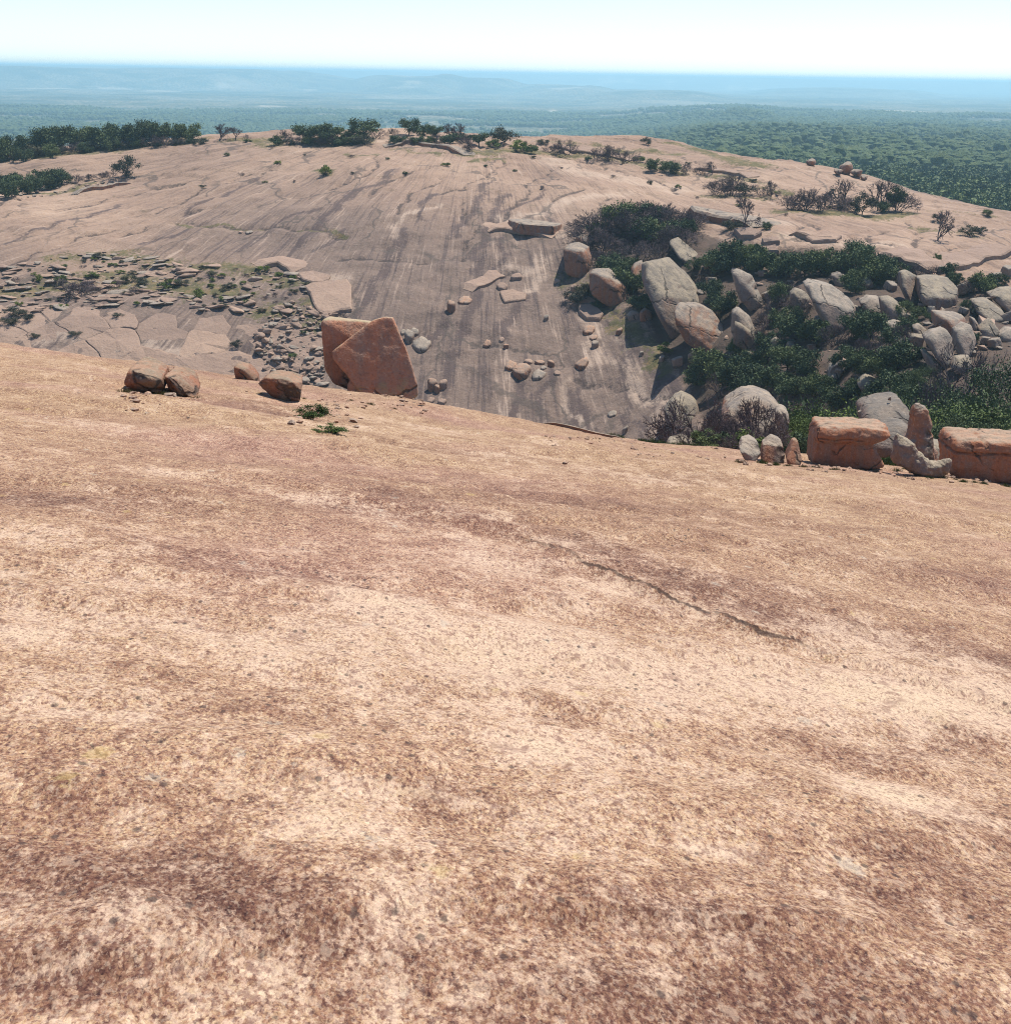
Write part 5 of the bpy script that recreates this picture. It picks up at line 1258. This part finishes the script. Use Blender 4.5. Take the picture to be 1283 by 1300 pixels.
# ---- left flank
G5 = 'shrubs on the broken left flank'
for k_, u, v, h, lab, wd in [('bare', 88, 376, 26, 'mauve-grey round shrub, largest on the broken left flank', 1.4), ('bare', 104, 374, 18, 'mauve-grey shrub touching the largest one on the broken left flank', 1.3), ('shrub', 78, 358, 11, 'dark green bush above the largest mauve shrub', .9), ('shrub', 52, 357, 9, 'small green bush left of the largest mauve shrub', 1), ('shrub', 118, 352, 8, 'low green bush on the upper broken ledge', 1.6),
   ('shrub', 218, 366, 12, 'bright green bush in the middle of the broken left flank', 1.4), ('olive', 232, 362, 9, 'olive bush right of the bright green bush', 1.4), ('shrub', 256, 378, 12, 'green bush above the smooth sheets at centre left', 1.1), ('olive', 164, 358, 10, 'olive shrub, left of the shrub row in the left flank', 1.5), ('olive', 180, 362, 10, 'olive shrub, right of the shrub row in the left flank', 1.5),
   ('bare', 150, 366, 9, 'brown low shrub below the olive row', 1.6), ('bare', 172, 372, 8, 'brown low shrub at the edge of the smooth sheets', 1.6), ('olive', 126, 328, 8, 'olive bush at the top of the broken flank', 1.5), ('olive', 20, 402, 14, 'grey shrub at the left edge among broken slabs, upper', 1.3), ('olive', 12, 412, 12, 'grey shrub at the left edge among broken slabs, lower', 1.3), ('olive', 35, 408, 11, 'grey shrub right of the pair at the left edge', 1.2), ('shrub', 25, 388, 6, 'green tuft above the left edge shrubs', 1.3),
   ('olive', 300, 440, 10, 'dark bush in the crack junction of the smooth sheets', 1.0), ('shrub', 355, 352, 8, 'green bush by the upper pale slabs', 1.3), ('shrub', 372, 356, 7, 'smaller green bush by the upper pale slabs', 1.2), ('bare', 434, 406, 14, 'dark mauve twiggy shrub behind the largest leaning boulder', 1.2), ('olive', 44, 428, 6, 'flat dark bush on the lower left sheets', 1.6), ('olive', 95, 427, 7, 'flat dark bush right of it on the lower sheets', 1.6), ('olive', 150, 403, 6, 'flat dark bush in a crack of the pale sheets', 1.9),
   ('shrub', 335, 345, 7, 'small olive-green bush at top right of the broken flank', 1.5), ('olive', 290, 366, 8, 'olive bush left of the pale slabs', 1.6), ('olive', 270, 350, 7, 'olive bush high in the middle of the flank', 1.7), ('shrub', 385, 425, 6, 'green tuft in the rubble, upper', 1.3), ('shrub', 372, 455, 6, 'green tuft in the rubble, lower', 1.3)]:
    FT(k_, u, v, h, lab, G5, wd)
for (u, v) in dart([(0, 345), (60, 336), (140, 326), (330, 346), (400, 362), (340, 396), (200, 386), (60, 392), (0, 410)], lambda u, v: 13, 2500, 91, 1.7):
    if vnoise(np.array(u*.03), np.array(v*.06), seed=34) < -.1: continue
    FT(random.choice(['olive', 'olive', 'shrub', 'bare', 'bare']), u, v, random.uniform(2.5, 5.5), 'low scrub bush in the gaps of the broken left flank', 'low scrub on the broken left flank', 1.7)
for (u, v) in dart([(300, 178), (500, 178), (880, 200), (1150, 262), (1000, 275), (700, 215), (420, 230), (250, 240)], lambda u, v: 34, 900, 92, 1.7):
    FT(random.choice(['olive', 'shrub', 'bare', 'oak']), u, v, random.uniform(2.5, 5), 'tiny bush rooted in a crack of the upper dome', 'tiny bushes on the upper dome', 1.6)
# ---- thicket at the head of the canyon
G6 = 'thicket at the head of the canyon'
for (u, v, h) in [(748, 312, 30), (760, 300, 34), (765, 322, 30), (776, 296, 30), (790, 292, 34), (808, 290, 36), (826, 290, 36), (845, 290, 34), (862, 292, 32), (876, 290, 26), (800, 308, 30), (822, 312, 30), (846, 312, 30), (780, 335, 26), (808, 332, 28), (838, 330, 26), (866, 312, 26), (756, 338, 22), (790, 318, 22)]:
    FT('bare', u, v, h, near_label('mauve leafless thicket shrub', u, v), G6, 1.35)
for k_, u, v, h, lab in [('oaktree', 783, 292, 42, 'upright oak standing out left above the leafless thicket'), ('oaktree', 829, 290, 36, 'upright oak standing out right above the leafless thicket'), ('oak', 758, 300, 22, 'green oak at the left of the leafless thicket'), ('oak', 812, 306, 36, 'broad dark oak in the middle of the leafless thicket'), ('oak', 836, 310, 38, 'broad dark oak right of the middle of the leafless thicket'),
   ('oak', 868, 300, 26, 'dark oak at the right of the leafless thicket'), ('oak', 776, 352, 34, 'dark oak between the barrel boulder and the huge slab'), ('oak', 796, 372, 40, 'dark oak in the gap left of the huge slab'), ('oak', 800, 352, 30, 'dark oak behind the gap left of the huge slab'), ('olive', 730, 385, 20, 'grey-green scrub below the orange split boulder, left'), ('olive', 742, 378, 22, 'grey-green scrub below the orange split boulder, right'),
   ('oak', 756, 392, 12, 'low dark bush at the foot of the orange split boulder'), ('shrub', 846, 448, 14, 'round dark green bush below the huge slab'), ('oak', 815, 395, 26, 'dark bush in the shade left of the huge slab')]:
    FT(k_, u, v, h, lab, G6)
# ---- oaks in the canyon
G7 = 'trees filling the canyon'
can = [('oak', 905, 350, 40), ('oak', 922, 345, 48), ('oak', 945, 342, 50), ('green', 950, 345, 44), ('oak', 880, 345, 22), ('oak', 968, 345, 40), ('oak', 985, 352, 40), ('oak', 1002, 352, 40), ('oak', 1020, 352, 44), ('oak', 1040, 350, 44), ('oak', 1060, 345, 38), ('oak', 1082, 352, 56), ('oaktree', 1092, 340, 44), ('oak', 1105, 365, 50), ('oak', 1122, 358, 44), ('oak', 1085, 372, 40),
       ('oak', 900, 380, 34), ('oak', 915, 400, 40), ('oak', 990, 385, 36), ('bare', 980, 400, 34), ('bare', 970, 420, 30), ('oak', 992, 425, 44), ('oak', 1010, 432, 44), ('oak', 1035, 438, 46), ('bare', 1060, 440, 36), ('oak', 1085, 430, 44), ('oak', 1105, 432, 50), ('oak', 1128, 440, 34), ('bare', 1100, 455, 40), ('oak', 975, 455, 44), ('oak', 998, 470, 44), ('oak', 1025, 478, 46), ('oak', 955, 470, 40),
       ('oak', 1075, 470, 40), ('oak', 1092, 475, 44), ('oak', 1140, 470, 50), ('oak', 1120, 480, 44), ('bare', 1145, 440, 34), ('oak', 1160, 462, 30), ('oak', 900, 480, 50), ('oak', 918, 490, 60), ('oak', 940, 495, 56), ('oak', 885, 490, 36), ('bare', 915, 505, 40), ('oak', 962, 500, 50), ('oak', 985, 500, 48), ('oak', 1005, 505, 40), ('oak', 1035, 505, 40), ('bare', 960, 440, 30),
       ('oak', 1130, 510, 50), ('oak', 1155, 505, 46), ('oak', 1085, 505, 30), ('oak', 1110, 515, 36), ('oak', 1060, 520, 40), ('oak', 1150, 352, 18), ('bare', 1165, 352, 22), ('bare', 1185, 352, 20), ('oak', 1205, 352, 24), ('oak', 1212, 362, 22), ('oak', 1245, 372, 34), ('oak', 1258, 368, 26), ('bare', 1230, 375, 24), ('oak', 1225, 392, 16), ('olive', 1238, 400, 14), ('oak', 1150, 395, 18), ('oak', 1165, 405, 20), ('oak', 1135, 405, 30), ('oak', 1275, 362, 16), ('bare', 1140, 358, 20), ('oak', 1180, 408, 16), ('oak', 1236, 435, 18), ('oak', 1150, 430, 40),
       ('bare', 1120, 460, 30), ('oak', 935, 450, 26), ('oak', 1045, 500, 36), ('bare', 1010, 400, 26), ('bare', 1000, 375, 22), ('oak', 1008, 405, 22)]
for i, (k_, u, v, h) in enumerate(sorted(can, key=lambda t: min(math.hypot(q[0]-t[1], (q[1]-t[2])*1.2) for q in LANDMARK))):
    lab = near_label({'oak': 'dark green oak', 'bare': 'mauve leafless shrub', 'green': 'brighter green tree', 'olive': 'grey-green shrub', 'oaktree': 'tall dark oak'}[k_], u, v)
    FT(k_, u, v, h*.9, lab, G7, .88)
# ---- further angular blocks packed between the bushes
blk_protos = []
for i in range(6):
    r_ = np.random.default_rng(1300+i); P_ = r_.uniform(-1, 1, (9, 3)); P_[:8] = np.array([[x, y, z] for x in (-1, 1) for y in (-1, 1) for z in (-1, 1)])*r_.uniform(.6, 1, (8, 3)); P_ *= np.array([1, .9, .85])
    V, F = rock_shape(P_, sub=4, p=120, noise=.03, seed=i+3, facet=.7, chips=4); V[:, 2] -= V[:, 2].min(); blk_protos.append(fast_mesh('boulder', V, tris=F, mat=(M_PALE, M_GREY, M_PALE)[i % 3]))
for (u, v, s_) in sorted([(1000, 372, 8), (985, 412, 9), (1040, 412, 8), (1082, 412, 9), (1098, 365, 8), (1128, 368, 8), (1150, 412, 9), (1160, 440, 10), (1225, 372, 9), (1240, 362, 7), (1278, 350, 8), (1262, 440, 9), (1250, 436, 7), (1232, 452, 8), (1278, 410, 9), (1222, 398, 7), (1180, 400, 7), (1140, 440, 9), (1110, 415, 8), (1020, 470, 9), (1080, 462, 8), (1000, 448, 8), (950, 458, 8),
                          (975, 380, 8), (905, 365, 8), (898, 342, 7), (860, 465, 8), (880, 462, 7), (1030, 445, 7), (1085, 395, 7), (1195, 345, 6), (1265, 356, 7), (1215, 440, 8), (1246, 398, 6), (1102, 470, 8), (1045, 345, 7), (968, 350, 7)], key=lambda t: min(math.hypot(q[0]-t[0], (q[1]-t[1])*1.2) for q in LANDMARK)):
    g = far_ray(u, v); q = put_rock(random.choice(blk_protos), g, s_*g[1]/FPX*random.uniform(.85, 1.25), 'boulder', near_label('pale angular block', u, v), 'angular blocks between the canyon bushes', sink=.15, cat='boulder')
    q.rotation_euler = (random.uniform(-.35, .35), random.uniform(-.35, .35), random.uniform(0, 6.28))
# ---- near side of the canyon, behind the right edge of the near dome
G8 = 'trees just behind the near dome'
for k_, u, vt, Y, lab, wd in [('green', 1020, 480, 76, 'bright yellow-green tree behind the small rock pair', .6), ('green', 1030, 520, 70, 'yellow-green bush left of the overhanging block', .9), ('green', 1100, 500, 88, 'fresh green shrub tree behind the domed grey boulder, left', 1.0), ('bigoak', 1060, 520, 84, 'dark oak behind the overhanging block, left', .8), ('bigoak', 1090, 512, 92, 'dark oak behind the overhanging block, right', .8),
   ('bigoak', 1240, 470, 82, 'large dark oak at the right edge behind the wide orange block', .72), ('bigoak', 1275, 445, 90, 'tallest dark oak cut by the right edge', .72), ('bigoak', 1195, 492, 86, 'dark oak behind the upright pillar', .75), ('bigoak', 1160, 468, 100, 'dark oak behind the domed grey boulder, right', .7), ('green', 1225, 495, 74, 'mid green tree in front of the large dark oak', 1.1), ('bigoak', 1215, 520, 68, 'low dark oak right behind the wide orange block', .9), ('bigoak', 1270, 505, 72, 'low dark oak behind the right edge of the wide orange block', .8),
   ('bigoak', 1180, 460, 108, 'dark oak farther back behind the pillar', .7), ('bare', 1225, 428, 104, 'tangle of bare mauve branches below the standing slabs', .55), ('bare', 1205, 470, 98, 'lower tangle of bare branches left of the large dark oak', .7),
   ('bare', 868, 540, 64, 'leafless shrub at the far left of the near thicket', .9), ('bare', 905, 515, 64, 'leafless shrub behind the low dark shrubs, left', .8), ('bare', 940, 528, 60, 'leafless shrub in the middle of the near thicket', .8), ('bare', 970, 515, 60, 'leafless shrub before the right slope of the large peaked tan boulder', .7), ('bare', 880, 552, 59, 'low leafless shrub at the left front of the near thicket', 1.0), ('bare', 915, 535, 60, 'twiggy shrub in the middle front of the near thicket', .9), ('green', 1075, 505, 76, 'mid green bush above the overhanging block', 1.0), ('green', 1145, 500, 84, 'mid green bush above the domed grey boulder', 1.0),
   ('bare', 890, 500, 66, 'leafless dark shrub left of the large peaked tan boulder', .8), ('baretree', 958, 497, 63, 'leafless tree in front of the large peaked tan boulder', .8), ('bare', 925, 520, 62, 'leafless shrub at the left of the near thicket', .8), ('bare', 985, 530, 61, 'leafless shrub at the right of the near thicket', .8), ('bare', 910, 548, 58, 'low dark shrub in front of the near thicket, left', 1.0), ('bare', 935, 552, 58, 'low dark shrub in front of the near thicket, right', 1.0),
   ('oak', 925, 560, 59, 'low dark green bush under the near thicket', 1.2), ('oak', 1020, 545, 62, 'dark bush between the reddish rock and the overhanging block', 1.0), ('shrub', 955, 562, 58, 'small green bush left of the small rock pair', 1.0), ('oak', 895, 565, 58, 'low dark bush at the left foot of the near thicket', 1.2), ('bigoak', 1030, 500, 96, 'dark oak behind the bright yellow-green tree', .7), ('bigoak', 985, 505, 100, 'dark oak behind the large peaked tan boulder', .7), ('bigoak', 1130, 490, 104, 'dark oak far behind the domed grey boulder', .7)]:
    YT(k_, u, vt, Y, lab, G8, wd)

# ---- tufts on the near dome
def tuft_mesh(seed, n=140, mat=None, h=1.0, wide=1.0):
    r_ = np.random.default_rng(seed); V = []; T = []
    for i in range(n):
        a = r_.uniform(0, 6.28); q = math.sqrt(r_.uniform(0, 1))*wide; x = math.cos(a)*q; y = math.sin(a)*q*.7
        L = h*r_.uniform(.5, 1)*(1-.5*q/wide); t = r_.normal(size=2)*.35; wv = np.array([math.cos(a+1.5), math.sin(a+1.5)])*.05
        o = len(V); V += [(x-wv[0], y-wv[1], -.15), (x+wv[0], y+wv[1], -.15), (x+t[0]*L, y+t[1]*L, L)]; T.append((o, o+1, o+2))
    return fast_mesh('grass_tuft', np.array(V), tris=np.array(T), mat=mat, smooth=False)
k = NT('grass_green'); oi = k.n('ShaderNodeObjectInfo').outputs['Random']; k.out(k.ramp(oi, [(0, (.06, .10, .015)), (.6, (.09, .13, .025)), (1, (.17, .16, .05))])); M_GRASS = k.m
k = NT('moss_green'); k.out(k.ramp(k.noise(k.coord(), 3, 4, .6), [(.3, (.030, .065, .008)), (.7, (.075, .125, .018))])); M_MOSS = k.m
def mound(seed):
    V, F = ico(4); n_ = fbm(V[:, 0]*3, V[:, 1]*3, V[:, 2]*3, oct=5, seed=seed, gain=.7); W = V*(1+.35*n_)[:, None]*np.array([1.5, 1.0, .55]); return fast_mesh('moss_cushion', W, tris=F, mat=M_MOSS, smooth=False)
TF = [tuft_mesh(i, 160, M_GRASS, .9) for i in range(3)]; MF = [mound(10+i) for i in range(2)]
def tuft(u, v, size, label, group, protos=TF, Y=None):
    g = near_ground(u, Y or y_for(u, v)); o = link(protos[random.randrange(len(protos))], 'grass_tuft' if protos is TF else 'moss_cushion', None, tuple(g)); o.scale = (size,)*3; o.rotation_euler = (0, 0, random.uniform(-.4, .4))
    tag(o, label, 'grass', group)
for u, v, hh, wd, lab in [(397, 533, .26, 1.5, 'bright green cushion plant in front of the largest leaning boulder'), (420, 549, .12, 2.6, 'smaller flat green plant right below the bright green cushion plant'), (383, 529, .10, 1.0, 'tiny green sprig just left of the bright green cushion plant')]:
    plant('moss', near_ground(u, y_for(u, v)), hh, lab, 'green plants on the near dome', wd)
for u, v, s_, lab in [(1138, 600, .22, 'grass tuft under the left end of the curved horn-shaped rock'), (1150, 596, .18, 'small grass tuft against the curved horn-shaped rock'), (1180, 608, .14, 'grass tuft in front of the curved horn-shaped rock'), (1208, 600, .22, 'grass tuft between the curved rock and the wide orange block'), (1222, 612, .16, 'green tuft, first in the row before the wide orange block'),
                      (1236, 614, .15, 'green tuft, second in the row before the wide orange block'), (1248, 614, .13, 'green tuft, third in the row before the wide orange block'), (1260, 615, .15, 'green tuft, fourth in the row before the wide orange block'), (1276, 618, .18, 'green tuft at the right edge, last in the row'), (967, 588, .18, 'grass tuft between the two small pale rocks'), (984, 590, .16, 'grass tuft before the right one of the small pale rocks'),
                      (1135, 582, .4, 'grassy clump right of the overhanging block'), (1125, 575, .35, 'grassy clump behind the flared foot of the overhanging block'), (1165, 580, .35, 'grass clump behind the curved rock'), (1180, 578, .3, 'grass clump right behind the curved rock')]:
    tuft(u, v, s_, lab, 'grass tufts on the right of the near dome')
for u, Y_, s_ in [(815, 54, .3), (828, 54, .35), (842, 55, .35), (855, 55, .3), (868, 55, .35), (880, 55, .3), (776, 55, .3), (786, 55, .25), (900, 55, .3)]:
    tuft(u, 0, s_, 'grass tuft fringing the crest left of the bare thicket', 'grass along the crest', TF, Y=Y_)

def debris():
    r_ = np.random.default_rng(66); b = bmesh.new(); bmesh.ops.create_icosphere(b, subdivisions=1, radius=1.0)
    bv = np.array([v.co[:] for v in b.verts]); bf = np.array([[v.index for v in f.verts] for f in b.faces]); b.free()
    V = []; T = []; n = 0
    for (u0, u1, v0, v1, num) in [(155, 255, 500, 512, 90), (295, 390, 484, 512, 80), (405, 545, 505, 522, 170), (935, 1020, 584, 594, 110), (1025, 1140, 590, 602, 170), (1130, 1210, 600, 612, 120), (1200, 1290, 606, 616, 120), (690, 830, 556, 572, 110), (360, 470, 520, 560, 60), (800, 940, 570, 586, 90)]:
        us_ = np.linspace(u0, u1, 6); ya = [y_for(q, v0) for q in us_]; yb = [y_for(q, v1) for q in us_]
        for _ in range(num):
            u = r_.uniform(u0, u1); Y = np.interp(u, us_, ya)+(np.interp(u, us_, yb)-np.interp(u, us_, ya))*r_.random()**1.5; Y = min(Y+r_.normal()*1.2, 55)
            g = near_ground(u, Y); s_ = .018+.075*r_.random()**4
            W = bv*(1+r_.uniform(-.35, .35, (len(bv), 1)))*s_*np.array([1, 1, .6]); V.append(W+g+np.array([0, 0, s_*.25])); T.append(bf+n); n += len(bv)
    me = fast_mesh('gravel', np.concatenate(V), tris=np.concatenate(T), mat=M_PEACH, smooth=False); o = link(me, 'gravel'); tag(o, 'loose gravel and rock chips along the crest of the near dome', 'gravel', kind='stuff')
debris()
DRY = NT('grass_dry'); DRY.out(DRY.ramp(DRY.n('ShaderNodeObjectInfo').outputs['Random'], [(0, (.20, .16, .07)), (.6, (.14, .14, .05)), (1, (.28, .22, .11))]))
DF = [tuft_mesh(40+i, 120, DRY.m, .9) for i in range(3)]
for i, (u, v) in enumerate([(160, 499), (205, 502), (250, 506), (330, 500), (385, 506), (415, 497), (445, 508), (470, 514), (500, 518), (528, 515), (940, 587), (1000, 592), (1020, 593), (1036, 594), (1060, 597), (1090, 599), (1112, 598), (1128, 594), (1150, 606), (1195, 606), (1212, 609), (1240, 611), (1265, 613)]):
    g = near_ground(u, y_for(u, v)); o = link(DF[i % 3], 'grass_tuft', None, tuple(g)); s_ = random.uniform(.07, .17); o.scale = (s_*1.3, s_, s_)
    tag(o, 'dry grass tuft at the foot of the near boulders', 'grass', 'dry tufts at the foot of the near boulders')

# ================================================================== WOODS BEYOND
def wood_pts():
    r_ = np.random.default_rng(3); keep = []
    n = 90000
    az = np.radians(r_.uniform(-24, 24, n)); dd = np.sqrt(r_.uniform(300**2, 3600**2, n))
    X = dd*np.sin(az); Y = dd*np.cos(az); Z = plain_h(X, Y)
    thin = fbm(X/180, Y/180, oct=3, seed=44)
    ok = thin > np.where(dd < 550, -.5, -.22)+.9*r_.uniform(0, 1, n)**3
    ok &= ~((X < 30) & (dd < 700))
    return X[ok], Y[ok], Z[ok], dd[ok], np.degrees(az[ok])
wX, wY, wZ, wD, wA = wood_pts()
# what the dome hides is left out
inside = (wX > GX0+2) & (wX < GX1-2) & (wY < GY1-3)
fh = far_h(np.clip(wX, GX0, GX1-1), np.clip(wY, GY0, GY1-1))
bad = inside & (fh > wZ-1.0)
u_, v_ = proj(np.stack([wX, wY, wZ+6], -1))
sk_u = np.arange(0, 1300, 20.0); sk_v = []
for u in sk_u:
    m = np.abs(UU-u) < 3; q, w2 = proj(np.stack([GXX[m], GYY[m], GZ[m]], -1)); sk_v.append(w2.min())
vis = (v_ < np.interp(u_, sk_u, sk_v)+14) & ~bad & (u_ > -120) & (u_ < 1400)
wX, wY, wZ, wD, u_, v_ = wX[vis], wY[vis], wZ[vis], wD[vis], u_[vis], v_[vis]
order = np.argsort(wD)
# extra close wood on the right slope
near_n = [i for i in order if u_[i] > -20 and u_[i] < 1310][:300]
near_set = set(near_n)
for i in near_n:
    plant('wood', (wX[i], wY[i], wZ[i]), random.uniform(4.2, 8.6), 'green tree in the wood that falls away behind the right ridge', 'nearest trees of the wood beyond the dome', 1.15)
def wood_mass():
    rest = np.array([i for i in order if i not in near_set]); n = len(rest)
    b = bmesh.new(); bmesh.ops.create_icosphere(b, subdivisions=1, radius=1.0)
    bv = np.array([v.co[:] for v in b.verts]); bf = np.array([[v.index for v in f.verts] for f in b.faces]); b.free()
    r_ = np.random.default_rng(12)
    # three lobes for the closer ones, one for the far
    P = []; Sx = []
    for i in rest:
        k_ = 4 if wD[i] < 900 else (2 if wD[i] < 1600 else 1)
        s0 = r_.uniform(1.8, 5.2)
        for j in range(k_):
            off = r_.normal(size=3)*s0*.55 if k_ > 1 else np.zeros(3); s1 = s0*(1 if k_ == 1 else r_.uniform(.45, .75))
            P.append((wX[i]+off[0], wY[i]+off[1], wZ[i]+s0*.85+abs(off[2])*.5)); Sx.append(s1)
    P = np.array(P); Sx = np.array(Sx); m = len(P)
    ang = r_.uniform(0, 6.28, m); ca, sa = np.cos(ang), np.sin(ang)
    jit = 1+r_.uniform(-.32, .32, (m, len(bv), 1))
    B = bv[None]*jit*Sx[:, None, None]
    V = np.stack([B[..., 0]*ca[:, None]-B[..., 1]*sa[:, None], B[..., 0]*sa[:, None]+B[..., 1]*ca[:, None], B[..., 2]*.85], -1)+P[:, None, :]
    T = (bf[None]+np.arange(m)[:, None, None]*len(bv)).reshape(-1, 3)
    k = NT('woodland_mass'); Pn = k.coord()
    c = k.ramp(k.noise(Pn, .10, 3, .75), [(.3, (.042, .070, .030)), (.5, (.075, .110, .046)), (.72, (.13, .155, .070))])
    c = k.mix(.5, c, k.ramp(k.noise(Pn, 1.1, 2, .6), [(.3, (.5, .5, .55)), (.7, (1.3, 1.25, 1.1))]), 'MULTIPLY')
    k.out(c, k.bump(k.noise(Pn, 1.2, 2, .7), 1.0, 1.0), .9, (1, 1, 1))
    me = fast_mesh('woodland', V.reshape(-1, 3), tris=T, mat=k.m, smooth=False)
    o = link(me, 'woodland'); tag(o, 'dark green woodland covering the lowland beyond the dome', 'woodland', kind='stuff')
    print('wood lobes', m, 'tris', len(T))
wood_mass()
# red outcrop at the edge of the wood
for (u, v, s_, lab) in [(1072, 213, 1.5, 'reddish outcrop block at the edge of the wood, largest'), (1085, 216, 1.2, 'reddish outcrop block at the edge of the wood, right'), (1062, 214, 1.0, 'reddish outcrop block at the edge of the wood, left'), (1028, 202, 1.1, 'small reddish rock at the edge of the wood, farther left'), (1095, 221, .9, 'small pale rock at the right of the reddish outcrop')]:
    g = far_ray(u, v+8); rk = put_rock(rub_protos[3], g, s_*1.2, 'boulder', lab, 'outcrop at the edge of the wood', sink=.1, cat='boulder'); rk.data = rk.data.copy(); rk.data.materials[0] = M_RUST; rk.scale.z *= 1.5

# ================================================================== AIR
def haze():
    b = bmesh.new(); bmesh.ops.create_cube(b, size=1.0); me = bpy.data.meshes.new('haze'); b.to_mesh(me); b.free()
    o = link(me, 'haze'); top = 16.0; bot = -160.0; o.scale = (66000, 66000, top-bot); o.location = (0, 0, (top+bot)/2)
    m = bpy.data.materials.new('hazy_air'); m.use_nodes = True; t = m.node_tree
    t.nodes.remove(t.nodes['Principled BSDF'])
    v = t.nodes.new('ShaderNodeVolumePrincipled'); v.inputs['Color'].default_value = (.50, .83, 1.0, 1); v.inputs['Density'].default_value = HAZE_D; v.inputs['Anisotropy'].default_value = .3
    t.links.new(v.outputs[0], t.nodes['Material Output'].inputs['Volume']); me.materials.append(m)
    tag(o, 'pale blue haze over the lowland', 'haze', kind='stuff')
HAZE_D = 2.0e-4
haze()
